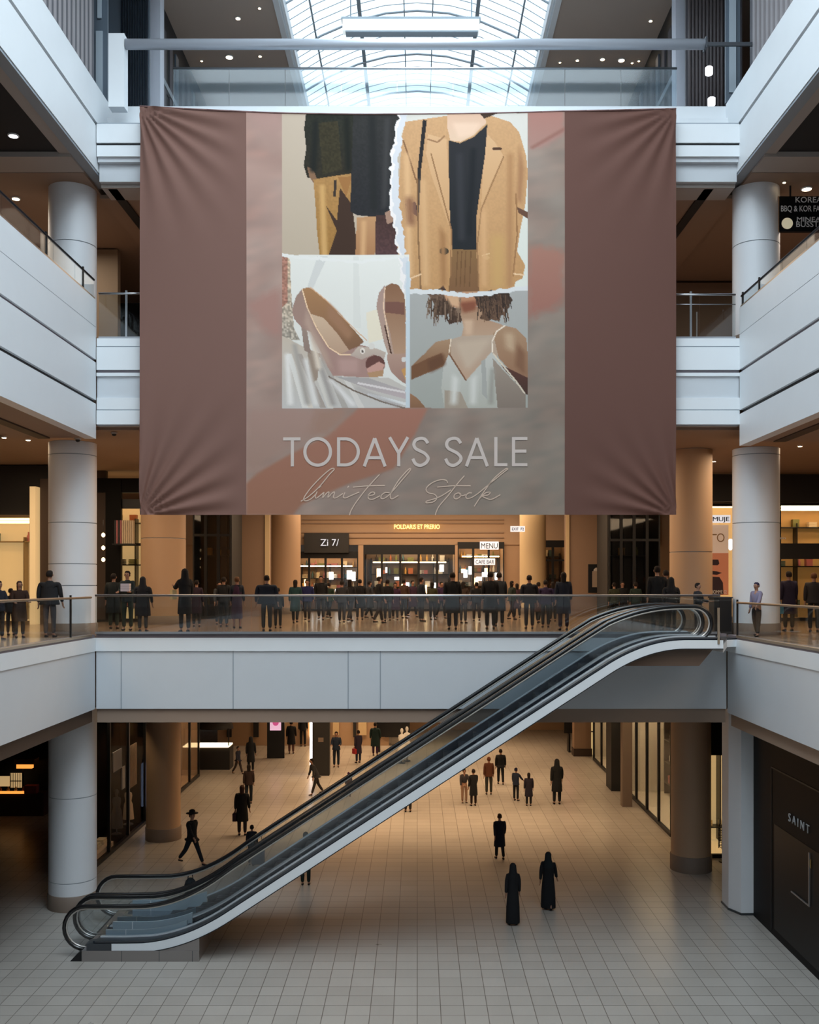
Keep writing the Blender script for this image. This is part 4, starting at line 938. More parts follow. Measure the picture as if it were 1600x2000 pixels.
# second gallery interiors beside the banner
t = thing('dark_shop', 'dark shop with a folding screen behind the left railing of the second gallery', 'shop front', (-8.6, 33.5, L2))
MB().box(0, 1.9, .3, .6, 0, 3.9).build('wall', DARKW, t); MB().box(.1, .3, .05, .25, 0, 3.2).build('jamb', TAUPE, t); MB().box(.35, .55, -.15, 0, .1, 1.7).build('screen', mat('grey_fabric', (112, 112, 124)), t); MB().box(.8, 1.6, -.4, .2, .4, 1.3).build('counter', BLACKM, t)
t = thing('blue_kiosk', 'dark blue glass kiosk behind the right railing of the second gallery', 'shop front', (6.7, 31.5, L2))
MB().box(-.2, .9, 0, .6, 0, 2.0).build('glazing', mat('kiosk_blue', (44, 62, 78), .3), t); MB().box(1.1, 1.14, -.02, .02, 0, 1.9).box(2.1, 2.14, -.02, .02, 0, 1.9).build('frame', STEEL, t); MB().box(1.15, 2.1, .1, .5, .3, .8).build('counter', STEELD, t)
tag(MB().box(7.6, 12, 36.5, 36.8, L2, z(11.0)).build('wall_block', mat('warm_brown', (120, 98, 80))), 'plain brown wall behind the right side of the second gallery', 'wall')
tag(MB().box(-20.5, -9.9, 33, 33.3, L2, z(11.05)).build('wall_block', mat('ochre_brown', (140, 122, 100))), 'ochre brown wall at the back of the left second gallery', 'wall')

# ---- ground floor
# left kiosk shop window
shop('dark shop window with a draped figure and shoes on the ground floor left', (-10.3, 31.2, 0), PI/2, 6.6, 5.2, .95, 3, wall=mat('matte_black', (8, 8, 9), .95, spec=0), frame=BLACKM, glow=GLOW, strips=1, shelves=0, header=.5, seed=20, gl=GLASSN)
WT = mat('warm_fabric', (196, 172, 150), .8)
def mannequin(label, loc, rz=0, h=1.75, m0=WT):
    t = thing('mannequin', label, 'mannequin', loc, rz); k = h/1.75
    MB().rings([(0, 0, .25*k, .26*k, .2*k), (0, 0, .9*k, .2*k, .15*k), (0, 0, 1.05*k, .14*k, .11*k), (0, 0, 1.3*k, .18*k, .12*k), (0, 0, 1.42*k, .16*k, .09*k), (0, 0, 1.47*k, .06*k, .05*k)]).build('dress', m0, t)
    MB().rings([(0, 0, 1.45*k, .045*k, .045*k), (0, 0, 1.54*k, .05*k, .05*k), (0, 0, 1.6*k, .075*k, .09*k), (0, 0, 1.68*k, .08*k, .095*k), (0, 0, 1.76*k, .04*k, .05*k)]).build('head', m0, t)
    MB().tube([(0, 0, .04), (0, 0, .3*k)], .02, 8).lathe([(.18, 0), (.18, .03)], n=16).build('stand', STEELD, t); return t
mannequin('pale draped mannequin low in the dark left shop window', (-10.75, 37.15, .12), 0, 1.45)
mannequin('black mannequin standing left of the pale draped one in the shop window', (-10.75, 35.7, .12), 0, 1.6, mat('char_cloth', (60, 60, 64), .8))
def hung(label, y0, y1, z0, z1, c, X=-10.6, folds=0):
    t = thing('poster', label, 'poster', (X, y0, z0))
    MB().box(0, .03, 0, y1-y0, 0, z1-z0).build('sheet', mat('sheet_%d' % c[0], c, .8), t)
    MB().box(-.01, .04, -.02, 0, 0, z1-z0).box(-.01, .04, y1-y0, y1-y0+.02, 0, z1-z0).build('edge_strip', STEELD, t)
    if folds:
        mb = MB()
        for q in range(folds): mb.tube([(.04, (q+.5)*(y1-y0)/folds, 0), (.04, (q+.5)*(y1-y0)/folds, z1-z0)], .03, 6)
        mb.build('folds', mat('sheet_fold', (176, 152, 132), .8), t)
hung('small white poster high in the dark left shop window', 34.7, 35.7, 2.5, 3.2, (206, 206, 210))
hung('narrow white banner below the small white poster in the shop window', 35.75, 36.1, 1.7, 2.5, (214, 212, 210))
hung('large cream hanging cloth at the right of the dark left shop window', 36.5, 37.6, 1.55, 3.1, (196, 170, 150), folds=6)
t = thing('display_plinth', 'low beige plinth with folded linen in the dark left shop window', 'plinth', (-10.88, 32.2, .13)); MB().box(0, .5, 0, 1.9, 0, .16).build('top', WT, t)
for i in range(3): tag(MB().box(-.15, .15, -.2, .2, 0, .09).box(-.13, .13, -.18, .18, .09, .16).build('folded_linen', PROD[0], loc=(-10.7, 32.6+i*.6, .29)), 'folded cream linen on the low beige plinth', 'linen', 'folded linen in the left shop window')
tag(MB().box(-11.2, -10.32, 30.9, 31.15, 0, 5.6).build('wall_block', BLACKW), 'black end wall of the left ground floor shop', 'wall')
t = thing('light_column', 'bluish white lit display column beside the tan ground floor column', 'lamp', (-10.2, 38.3, 0)); MB().box(-.14, .14, -.1, .1, .55, 2.2).build('screen', mat('screen_blue', (200, 215, 250), emis=(190, 210, 255), es=1.5), t); MB().box(-.17, .17, -.08, .13, 0, .55).box(-.17, .17, .1, .14, .5, 2.3).build('housing', BLACKM, t)
shop('black framed boutique along the left side of the ground floor hall', (-10.3, 39.5, 0), PI/2, 7.6, 5.0, 2.2, 4, wall=TAN, glow=GLOW, strips=2, shelves=5, goods=9, seed=22, panels=6, gname='left ground floor boutique')
t = thing('market_cart', 'dark kiosk cart with a lit counter near the left boutique', 'kiosk', (-9.95, 49.2, 0)); MB().box(-.8, .8, -.5, .5, .0, 1.1).build('body', DARKW, t); MB().box(-.85, .75, -.55, .55, 1.1, 1.16).build('counter', GLOWS, t); MB().rings([(0, 0, 1.95, .9, .6), (0, 0, 2.2, .85, .55), (0, 0, 2.35, .5, .3)]).build('canopy', DARKW, t); MB().box(-.75, -.7, -.4, -.35, 1.1, 2.0).build('post', BLACKM, t); MB().box(.7, .75, -.4, -.35, 1.1, 2.0).build('post', BLACKM, t)
# far left recess, dark with a glowing food stall
tag(MB().box(-21, -11.3, 39.8, 40.1, 0, 5.6).build('wall_block', BLACKW), 'black wall at the end of the left ground floor recess', 'wall')
t = thing('food_stall', 'dim food stall glowing orange at the far left of the ground floor', 'kiosk', (-15.6, 39.0, 0))
AMB = mat('amber_glow', (230, 150, 70), emis=(255, 160, 70), es=1.1)
MB().box(-1.6, 1.0, 0, .5, .0, .9).build('counter', mat('stall_red', (60, 34, 30)), t)
MB().box(-.1, .5, .1, .3, 1.84, 2.0).build('canopy_light', AMB, t); MB().box(-.2, .6, .1, .6, 2.0, 2.2).build('awning', mat('awning', (120, 80, 40)), t)
b_ = MB().box(-.42, .02, .3, .34, 1.05, 1.62)
for q in range(5): b_.box(-.4+q*.09, -.385+q*.09, .27, .3, 1.05, 1.62, 1)
b_.box(-.42, .02, .27, .3, 1.3, 1.33, 1); b_.build('back_panel', [BEIGEGLOW, DBROWN], t)
MB().box(-.9, -.46, .3, .34, 1.1, 1.5).build('side_panel', BEIGEGLOW, t)
MB().box(-.9, .25, -.04, .0, .88, .98).build('counter_light', AMB, t)
MB().box(.28, .75, -.1, .2, .9, 1.2).build('red_cushion', mat('stall_cushion', (150, 60, 56)), t)
MB().box(.1, .14, .2, .25, .9, 1.84).build('post', STEELD, t); MB().box(.72, .76, .2, .25, .9, 1.6).build('post', STEELD, t)
for q in range(4):
    tag(MB().lathe([(.05, 0), (.055, .14), (.03, .18), (.03, .24)], n=10).build('bottle', PROD[(1, 7, 0, 1)[q]], None, (-16.3+q*.3, 39.05, .9)), 'glowing amber bottle on the counter of the dim food stall', 'bottle', 'bottles on the dim food stall counter')
# far walls of the ground hall
mb = MB(); mb.box(ax(425, 56), ax(760, 56), 56, 56.4, 0, 5.6, 0)
for x0, x1, c in ((443, 452, 1), (605, 614, 2), (616, 642, 3), (650, 662, 4), (690, 696, 3), (700, 716, 4), (735, 752, 4), (752, 800, 3), (495, 505, 1)): facing(mb, x0, x1, 1380, 1440 if c != 4 else 1436, 55.85, .1, c)
mb.box(ax(745, 60), ax(1130, 62), 62, 62.4, 0, 5.6, 0)
struct('wall_ground', mb, [TAN, DARKW, GLOWS, DARKW, BEIGE], 'tan shop wall with dark openings at the far left of the ground floor', 'wall')
t = thing('digital_totem', 'black advertising totem with a pink flower screen on the ground floor', 'display', (ax(539, 52), 52, 0)); MB().box(-.45, .45, -.08, .08, 0, 2.6).build('body', BLACKM, t); MB().box(-.3, .28, -.09, -.08, 1.45, 2.35).build('screen', mat('pink_screen', (220, 170, 200), emis=(230, 190, 215), es=.7), t); MB().lathe([(.16, -.005), (.16, .005)], n=16).build('picture', mat('pink_flower', (214, 90, 150), emis=(214, 90, 150), es=.5), t, (.0, -.1, 1.85)).rotation_euler = (PI/2, 0, 0)
t = thing('kiosk_totem', 'wide black kiosk with a white light strip on the ground floor', 'display', (ax(627, 47.5), 47.5, 0)); MB().box(-.38, .42, -.3, .3, 0, 2.7).build('body', DARKW, t); MB().box(-.52, -.4, -.1, .1, .2, 2.5).build('light_strip', GLOWW, t); MB().box(-.1, .15, -.31, -.3, 1.6, 1.8).build('emblem', TAUPE, t)
t = thing('display_sign', 'dark promotion board with an orange emblem behind the escalator', 'display', (ax(768, 54), 54, 0)); MB().box(-.9, .9, -.06, .06, .8, 2.6).build('board', BLACKM, t); MB().lathe([(.16, 0), (.16, .02)], n=14).build('emblem', AMB, t, (-.0, -.07, 2.1)).rotation_euler = (PI/2, 0, 0); MB().box(-.8, -.7, -.2, .2, 0, .8).box(.7, .8, -.2, .2, 0, .8).build('foot', BLACKM, t)
for x, y, lab in ((785, 1478, 'left white mannequin bust behind the escalator'), (789, 1462, 'right white mannequin bust behind the escalator')):
    mannequin(lab, (ax(x, 50.5)+(.15 if x > 786 else 0), 50.5+(.6 if x > 786 else 0), 0), 0, 1.75, mat('white_resin', (230, 230, 228)))
# right side of the ground hall
shop('narrow white boutique on the right side of the ground floor', (9.1, 51.5, 0), -PI/2, 6.5, 5.0, 2.4, 3, wall=mat('white_wall', (226, 220, 208)), glow=GLOW, strips=2, shelves=5, goods=6, seed=24, panels=6, gname='narrow white boutique')
shop('black framed shop window on the right with rows of goods', (9.12, 43.5, 0), -PI/2, 7.7, 5.0, 2.0, 4, wall=mat('white_wall', (226, 220, 208)), glow=GLOW, strips=2, shelves=5, goods=9, seed=25, panels=6, gname='right shop window')
tag(MB().box(8.5, 9.5, 43.7, 44.9, 0, 5.6).build('square_pillar', DARKW), 'black square pillar between the right ground floor shops', 'column')
tag(MB().box(8.35, 8.75, 40.6, 41.0, 0, 5.6).build('square_pillar', TAUPE), 'slim taupe pillar before the right shop window', 'column')
mb = MB(); mb.box(ax(1122, 52.5), ax(1155, 52.5), 52.5, 53.2, 0, 5.6, 0); mb.box(ax(1122, 52.5)-.04, ax(1155, 52.5)+.04, 52.45, 53.2, 0, .4, 2); mb.box(ax(1155, 53), ax(1187, 53), 53, 53.4, 0, 5.6, 1); mb.box(ax(1187, 52), ax(1206, 52), 52, 52.8, 0, 5.6, 0)
mb.box(ax(1155, 53), ax(1187, 53), 52.95, 53, 1.2, 1.26, 2); mb.box(ax(1172, 53), ax(1174, 53), 52.95, 53, 0, 3, 2); mb.box(ax(1173, 53), ax(1187, 53), 52.93, 52.97, .9, 1.6, 3)
tag(mb.build('wall_block', [BROWN, mat('cream_lit', (232, 204, 150), emis=(255, 220, 150), es=.45), DBROWN, DARKW]), 'brown piers and cream lit window at the far right of the ground floor', 'wall')
t = thing('display_sign', 'narrow black board with a pink picture at the far right', 'display', (ax(1111, 54), 54, 0)); MB().box(-.25, .3, -.06, .06, 1.0, 3.4).build('board', BLACKM, t); MB().lathe([(.15, 0), (.28, .4), (.2, .8), (.05, 1.0)], n=12, sy=.15).build('picture', mat('hot_pink', (235, 70, 120), emis=(235, 70, 120), es=.6), t, (0, -.09, 1.7)); MB().box(-.05, .05, -.3, .3, 0, 1).build('foot', BLACKM, t)
# shop between round column and square pillar
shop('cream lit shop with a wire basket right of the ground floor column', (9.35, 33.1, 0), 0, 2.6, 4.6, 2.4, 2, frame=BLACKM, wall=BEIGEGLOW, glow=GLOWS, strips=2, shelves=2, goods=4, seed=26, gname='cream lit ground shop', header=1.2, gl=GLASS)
mb = MB(); mb.box(9.5, 20.9, 33.2, 33.6, 4.6, 5.6); mb.box(12.0, 20.9, 33.2, 33.6, 0, 4.6); tag(mb.build('wall_block', DARKW), 'dark bulkhead above the cream lit shop', 'wall')
t = thing('wire_basket', 'black wire basket on a stand in the cream lit shop doorway', 'basket', (10.05, 32.6, 0))
mb = MB()
for k in range(5): mb.tube([(.2*math.cos(a/14*2*PI), .2*math.sin(a/14*2*PI), .5+k*.16) for a in range(14)], .014, 5, closed=True)
for a in range(8): mb.tube([(.2*math.cos(a/8*2*PI), .2*math.sin(a/8*2*PI), .45), (.2*math.cos(a/8*2*PI), .2*math.sin(a/8*2*PI), 1.2)], .014, 5)
mb.build('basket', BLACKM, t); mb = MB(); mb.tube([(0, 0, .02), (0, 0, .5)], .02, 6); mb.lathe([(.2, 0), (.2, .03)], n=14); mb.build('stand', BLACKM, t)
# black shop wall front right
t = thing('black_storefront', 'black glossy storefront with small white letters on the right', 'shop front', (9.2, 27.3, 0), -PI/2)
MB().box(0, 24, 0, .3, 0, 5.4).build('wall_panel', BLACKW, t)
MB().box(1.38, 1.42, -.015, 0, .1, 4.3).box(4.6, 4.65, -.015, 0, .1, 4.3).box(1.38, 4.65, -.015, 0, 4.3, 4.34).build('door_frame', mat('off_black', (22, 22, 24), .5), t)
MB().box(1.6, 4.5, -.01, 0, .2, 2.9).build('door_glass', mat('black_glass', (15, 15, 16), .4, spec=.2), t)
MB().box(3.97, 4.01, -.06, -.03, 1.55, 2.8).box(2.85, 4.0, -.05, -.02, 1.53, 1.56).build('door_handle', STEEL, t)
MB().box(3.93, 4.05, -.035, -.02, 2.45, 2.65).build('brass_plate', mat('brass', (190, 150, 80), .3, .8), t)
text_mesh('lettering', 'S A I N T', .3, mat('letter_grey', (170, 172, 176)), t, (3.3, -.03, 3.22), width=1.3, extrude=.01, bold=-.004)
# ------------------------------------------------------------------ people
def skin_data(nodes, edges, name, m0, sub=1):
    me = bpy.data.meshes.new('sk'); bm = bmesh.new(); L = bm.verts.layers.skin.verify()
    vs = []
    for i, (co, r) in enumerate(nodes):
        v = bm.verts.new(co); v[L].radius = r if isinstance(r, tuple) else (r, r); v[L].use_root = (i == 0); vs.append(v)
    for a, b in edges: bm.edges.new((vs[a], vs[b]))
    bm.to_mesh(me); bm.free()
    o = bpy.data.objects.new('sk', me); COL.objects.link(o)
    o.modifiers.new('s', 'SKIN').use_smooth_shade = True
    if sub: q = o.modifiers.new('u', 'SUBSURF'); q.levels = sub; q.render_levels = sub
    dg = bpy.context.evaluated_depsgraph_get(); r = bpy.data.meshes.new_from_object(o.evaluated_get(dg))
    bpy.data.objects.remove(o); bpy.data.meshes.remove(me)
    r.materials.clear(); r.materials.append(m0); r.name = name
    r.polygons.foreach_set('material_index', [0]*len(r.polygons))
    return r
def link(me, name, parent):
    o = bpy.data.objects.new(name, me); COL.objects.link(o); o.parent = parent; return o
CL = {}
def cloth(c, r=.85):
    k = 'cloth_%d_%d_%d' % tuple(c); return mat(k, c, r, spec=.25)
def person(label, X, Y, zf, h, face=0, walk=.0, arms=(.1, -.1), elbow=(.25, .25), top=(30, 32, 36), legs=(26, 28, 32), hair=(28, 22, 20), style='jacket', wide=1.0, hood=None, hold=None, long_hair=False, hat=None, skinc=(150, 112, 92), shoes=(20, 20, 22), bag=None, lean=0.):
    """face: 0 looks at the camera, PI looks away; walk: stride angle"""
    k = h/1.72; rz = face; wide = min(wide, 1.0+(wide-1)*.75)
    t = thing('person', label, 'person', (X, Y, zf), rz)
    sk = mat('skin_%d' % skinc[0], skinc, .6)
    V = lambda x, y, z_: Vector((x*k, y*k, z_*k))
    # forward is -Y in local space
    n = []; e = []
    def N(p, r): n.append((p, (r[0]*k, r[1]*k) if isinstance(r, tuple) else r*k)); return len(n)-1
    pel = V(0, 0, .94); che = V(0, -lean*.3, 1.28); nek = V(0, -lean*.45, 1.46)
    a = N(pel, (.13, .1)); b = N(V(0, -lean*.15, 1.1), (.115, .09)); c = N(che, (.135, .1)); d = N(nek, .055)
    hd = [N(nek+V(0, -.012, .07), .055), N(nek+V(0, -.02, .12), (.066, .078)), N(nek+V(0, -.012, .18), (.074, .088)), N(nek+V(0, -.005, .235), (.05, .06))]
    e += [(a, b), (b, c), (c, d), (d, hd[0]), (hd[0], hd[1]), (hd[1], hd[2]), (hd[2], hd[3])]
    nose = N(nek+V(0, -.115, .14), .011); e.append((hd[1], nose))
    joints = {}
    for i, s_ in enumerate((-1, 1)):
        sh = N(V(s_*.175*wide, -lean*.4, 1.40), .056); e.append((c, sh))
        sa = arms[i]; eb = elbow[i]
        pe = V(s_*.2*wide, -lean*.4, 1.40)+Vector((s_*.0*k, -math.sin(sa)*.28*k, -math.cos(sa)*.28*k))
        pw = pe+Vector((-s_*.02*k if eb > .8 else s_*.015*k, -math.sin(sa+eb)*.25*k, -math.cos(sa+eb)*.25*k))
        el = N(pe, .04); wr = N(pw, .026); e += [(sh, el), (el, wr)]
        dr = (pw-pe).normalized(); side = Vector((0, 1, 0)) if abs(dr.y) < .7 else Vector((1, 0, 0))
        side = (side-dr*side.dot(dr)).normalized(); nr = dr.cross(side)
        pa = N(pw+dr*.05*k, (.032, .018)); e.append((wr, pa))
        for q, (off, ln) in enumerate(((-.027, .062), (-.009, .072), (.009, .068), (.026, .052))):
            f1 = N(pw+dr*.085*k+side*off*k, .0095); f2 = N(pw+dr*(.085+ln*.55)*k+side*off*1.15*k+nr*.008*k*s_, .0085); f3 = N(pw+dr*(.085+ln)*k+side*off*1.1*k+nr*.024*k*s_, .007)
            e += [(pa, f1), (f1, f2), (f2, f3)]
        t1 = N(pw+dr*.04*k-side*.036*k, .011); t2 = N(pw+dr*.075*k-side*.054*k, .0085); e += [(pa, t1), (t1, t2)]
        joints[i] = (V(s_*.175*wide, -lean*.4, 1.40), pe, pw)
    lj = {}
    for i, s_ in enumerate((-1, 1)):
        w = walk*(1 if i else -1)
        hp = V(s_*.09, 0, .9); kn = hp+Vector((s_*.01*k, -math.sin(w)*.43*k, -math.cos(w)*.43*k))
        wl = w-(.25 if walk and w < 0 else 0.02)*(1 if walk else 0)
        an = kn+Vector((0, -math.sin(wl)*.41*k, -math.cos(wl)*.41*k)); an.z = max(an.z, .06*k)
        toe = an+Vector((s_*.015*k, -.14*k, -.035*k))
        h_ = N(hp, .085); q1 = N(kn, .055); q2 = N(an, .036); q3 = N(toe, (.034, .02)); e += [(a, h_), (h_, q1), (q1, q2), (q2, q3)]
        lj[i] = (hp, kn, an, toe)
    low = min(lj[0][2].z, lj[1][2].z)-.06*k
    link(skin_data(n, e, 'body', sk), 'body', t)
    for ch_z in (0,): pass
    # eyes
    if abs(math.cos(face)) > .3 and math.cos(face) > 0:
        for s_ in (-1, 1):
            c_ = nek+V(s_*.03, -.093, .165); MB().lathe([(.004, -.009), (.010, 0), (.004, .009)], n=8).build('eye', BLACKM, t, c_)
    # lower clothes
    lc = cloth(legs)
    if style in ('jacket', 'coat', 'shirt'):
        n = []; e = []; a = N(pel, (.15, .115)); b = N(pel+V(0, 0, .1), (.14, .105)); e.append((a, b))
        for i in (0, 1):
            hp, kn, an, toe = lj[i]; q0 = N(hp, .1); q1 = N(kn, .072); q2 = N(an+V(0, 0, .03), .06); e += [(a, q0), (q0, q1), (q1, q2)]
        link(skin_data(n, e, 'trousers', lc), 'trousers', t)
    for i in (0, 1):
        hp, kn, an, toe = lj[i]; n = []; e = []
        q0 = N(an+V(0, .03, -.025), .043); q1 = N(an+V(0, -.06, -.03), (.045, .032)); q2 = N(toe+V(0, -.03, 0), (.04, .024)); e = [(0, 1), (1, 2)]
        link(skin_data(n, e, 'shoe', cloth(shoes)), 'shoe', t)
    # upper clothes
    tc = cloth(top); n = []; e = []
    a = N(V(0, 0, .98), (.165*wide, .125)); b = N(V(0, -lean*.15, 1.12), (.16*wide, .12)); c = N(che, (.175*wide, .125)); d = N(V(0, -lean*.42, 1.42), (.085, .075)); e += [(a, b), (b, c), (c, d)]
    for i in (0, 1):
        sh, pe, pw = joints[i]; q0 = N(sh-Vector((0, 0, .012*k)), .07); q1 = N(pe, .062); q2 = N(pe.lerp(pw, .92), .046); e += [(c, q0), (q0, q1), (q1, q2)]
    link(skin_data(n, e, {'robe': 'robe_top', 'coat': 'coat', 'jacket': 'jacket', 'shirt': 'shirt', 'skirt': 'jacket'}[style], tc), {'robe': 'robe_top', 'coat': 'coat', 'jacket': 'jacket', 'shirt': 'shirt', 'skirt': 'jacket'}[style], t)
    if style in ('coat', 'robe', 'skirt', 'jacket'):
        z0 = {'coat': .5, 'robe': .06, 'skirt': .32, 'jacket': .84}[style]; fl = {'coat': .2, 'robe': .22, 'skirt': .19, 'jacket': .19}[style]*wide
        mid = (lj[0][1].y+lj[1][1].y)/2 if walk else 0
        rg = [(0, mid*.5, z0*k, fl*k*.98, (.15+abs(walk)*.25)*k), (0, 0, (z0+.03)*k, fl*k, (.155+abs(walk)*.25)*k), (0, 0, (z0+.98)/2*k, fl*.95*k, .15*k), (0, 0, 1.0*k, .165*wide*k, .125*k), (0, -lean*.2*k, 1.2*k, .17*wide*k, .125*k), (0, -lean*.35*k, 1.36*k, .14*wide*k, .11*k), (0, -lean*.42*k, 1.46*k, .06*k, .055*k)]
        MB().rings(rg, 18).build({'coat': 'coat_skirt', 'robe': 'robe', 'skirt': 'skirt', 'jacket': 'hem'}[style], tc if style != 'skirt' else lc, t)
    # hair / hood / hat
    hx = nek+V(0, -.008, .16)
    if hood:
        hc = cloth(hood); n = 14; c0 = hx
        MB().rings([(c0.x, c0.y+.01*k, c0.z-.34*k, .19*k*wide, .13*k), (c0.x, c0.y+.015*k, c0.z-.24*k, .17*k, .12*k), (c0.x, c0.y+.02*k, c0.z-.13*k, .11*k, .1*k), (c0.x, c0.y+.02*k, c0.z-.02*k, .1*k, .105*k), (c0.x, c0.y+.02*k, c0.z+.06*k, .094*k, .1*k), (c0.x, c0.y+.015*k, c0.z+.11*k, .06*k, .07*k), (c0.x, c0.y+.01*k, c0.z+.13*k, .015*k, .02*k)], n).build('head_scarf', hc, t)
    else:
        hc = cloth(hair); back = -.24 if long_hair else -.06
        rg = [(hx.x, hx.y+.035*k, hx.z+back*k, .07*k, .05*k), (hx.x, hx.y+.03*k, hx.z-.03*k, .082*k, .075*k), (hx.x, hx.y+.022*k, hx.z+.03*k, .085*k, .085*k), (hx.x, hx.y+.008*k, hx.z+.075*k, .072*k, .085*k), (hx.x, hx.y, hx.z+.105*k, .035*k, .045*k)]
        MB().rings(rg, 14).build('hair', hc, t)
        for s_ in (-1, 1): MB().rings([(0, 0, -.03*k, .006*k, .012*k), (0, 0, 0, .011*k, .02*k), (0, 0, .028*k, .008*k, .018*k)], 8).build('ear', sk, t, hx+V(s_*.082, -.004, -.02))
    if hat:
        MB().lathe([(.19*k, 0), (.19*k, .012*k), (.1*k, .02*k), (.09*k, .1*k), (.04*k, .125*k)], n=20).build('hat', cloth(hat), t, hx+V(0, 0, .06))
    if bag:
        side = -1 if bag[0] == 'L' else 1; c_ = joints[0 if side < 0 else 1][2]
        mb = MB(); mb.box(-.06*k, .06*k, -.14*k, .14*k, -.34*k, -.08*k); mb.tube([(0, -.09*k, -.1*k), (0, -.05*k, 0.0), (0, .05*k, 0.0), (0, .09*k, -.1*k)], .009, 6)
        o = mb.build('handbag', cloth(bag[1]), None, (0, 0, 0), rz)
        o.location = t.matrix_basis @ c_ if False else Vector((X, Y, zf))+Matrix.Rotation(rz, 3, 'Z') @ (c_+Vector((side*.02, 0, -.03)))
        tag(o, bag[2], 'bag')
    if low > .004: t.location.z -= low
    return t
def L0P(label, x, yf, h, **kw):
    Y = CZ*F/(yf-VY); return person(label, ax(x, Y), Y, 0, h, **kw)
def L1P(label, x, Y, h, **kw): return person(label, ax(x, Y), Y, L1+.0, h, **kw)
K = (24, 25, 28); BR = (92, 56, 40); NV = (34, 42, 60)
# ground floor
L0P('person in a brimmed hat and dark coat striding beside the escalator foot', 375, 1688, 1.78, face=1.0, walk=.46, hat=K, style='jacket', top=K, legs=(22, 30, 40), arms=(.5, -.5))
L0P('person in a long black robe nearest the viewer on the open floor', 1002, 1806, 1.62, face=PI, style='robe', top=K, hood=K, wide=.9)
L0P('person in a black robe walking right of the nearest robed one', 1071, 1776, 1.58, face=PI-.3, style='robe', top=K, hood=(22, 30, 34), walk=.04, wide=1.05, arms=(.3, -.3))
L0P('person in a dark puffy knee coat walking alone in the middle of the floor', 976, 1678, 1.5, face=PI+.2, style='coat', top=(26, 30, 44), hair=(52, 38, 20), walk=.12, wide=1.15, arms=(.2, -.5), legs=K)
L0P('person in a dark coat at the rightmost of the standing walkers', 1088, 1571, 1.85, face=PI, style='coat', top=K, hood=K, arms=(.3, -.2), wide=1.05)
L0P('person in a dark coat with long hair, right one of the close pair', 1033, 1574, 1.35, face=PI, style='coat', top=(36, 32, 44), long_hair=True, wide=1.1)
L0P('slim person in dark clothes, left one of the close pair', 1008, 1564, 1.38, face=PI-.6, style='jacket', top=NV, long_hair=False, hair=(24, 26, 50), arms=(.7, .1))
L0P('person in a dark coat carrying a coat over the arm under the escalator edge', 925, 1574, 1.5, face=PI+.3, style='coat', top=K, legs=(40, 26, 24), arms=(.4, 0))
L0P('person with a grey print top and pale trousers partly behind another', 907, 1568, 1.4, face=.2, style='shirt', top=(54, 52, 56), legs=(150, 120, 100), arms=(.2, .6))
L0P('person in a rust brown coat standing behind the dark group', 955, 1552, 1.62, face=PI, style='jacket', top=BR, legs=(52, 52, 48), hair=(100, 60, 44))
L0P('tall person in a black jacket at the back of the group under the escalator', 978, 1532, 1.6, face=PI, style='jacket', top=K, legs=K, wide=1.15, walk=.15)
L0P('person in black at the head of the column of walkers left of the escalator', 490, 1508, 1.7, face=PI, style='coat', top=K, hood=K)
L0P('blurred person in dark blue clothes left of the head of the walkers', 465, 1512, 1.35, face=1.2, style='jacket', top=(38, 40, 52), legs=(60, 50, 48), walk=.3)
L0P('person in dark brown print second in the column of walkers', 486, 1570, 1.62, face=PI+.2, style='jacket', top=(48, 36, 34), legs=(24, 32, 40), long_hair=True)
L0P('person in a dark cape holding a bag, third in the column of walkers', 473, 1632, 1.82, face=PI, style='coat', top=K, legs=(40, 36, 40), wide=1.1, long_hair=True, hair=(60, 42, 34), bag=('R', (40, 26, 40), 'dark purple bag carried by the person in the dark cape'))
L0P('child in dark clothes beside the blue suitcase behind the escalator glass', 492, 1690, 1.3, face=PI, style='jacket', top=(30, 34, 42), legs=K)
L0P('person in a dark coat before the totem wall, far left of the escalator', 569, 1472, 1.75, face=PI, style='coat', top=K, legs=(96, 66, 60), wide=1.15)
L0P('person in dark trousers cut off by the gallery edge', 592, 1458, 1.85, face=PI, style='jacket', top=K, legs=K)
L0P('person in blue grey with crossed arms right of the black kiosk', 657, 1498, 1.75, face=0, style='jacket', top=(30, 40, 56), legs=(26, 36, 48), wide=1.1, arms=(.3, .3), elbow=(1.2, 1.2))
L0P('person in a navy coat holding a red bag near the tan wall', 700, 1490, 1.65, face=PI+.6, style='coat', top=(40, 34, 50), legs=NV, bag=('R', (150, 40, 44), 'small red bag held by the person in the navy coat'))
L0P('person in a flared dark green cloak near the escalator rail', 733, 1476, 1.75, face=PI-.2, style='coat', top=(26, 44, 44), legs=(52, 30, 56), wide=1.3)
L0P('stooping person in dark grey walking behind the far handrail', 618, 1552, 1.6, face=-1.2, style='jacket', top=(52, 52, 54), legs=(44, 40, 38), lean=.5, walk=.3)
L0P('small child with dark hair seen through the escalator glass', 681, 1556, 1.05, face=PI, style='coat', top=(70, 64, 68), hair=(60, 30, 66))
L0P('person in grey seen only by the feet below the escalator', 797, 1586, 1.6, face=PI, style='coat', top=(60, 56, 56), legs=(50, 44, 40))
L0P('person in dark trousers showing one leg below the escalator', 597, 1729, 1.6, face=PI, style='jacket', top=K, legs=(26, 36, 32))
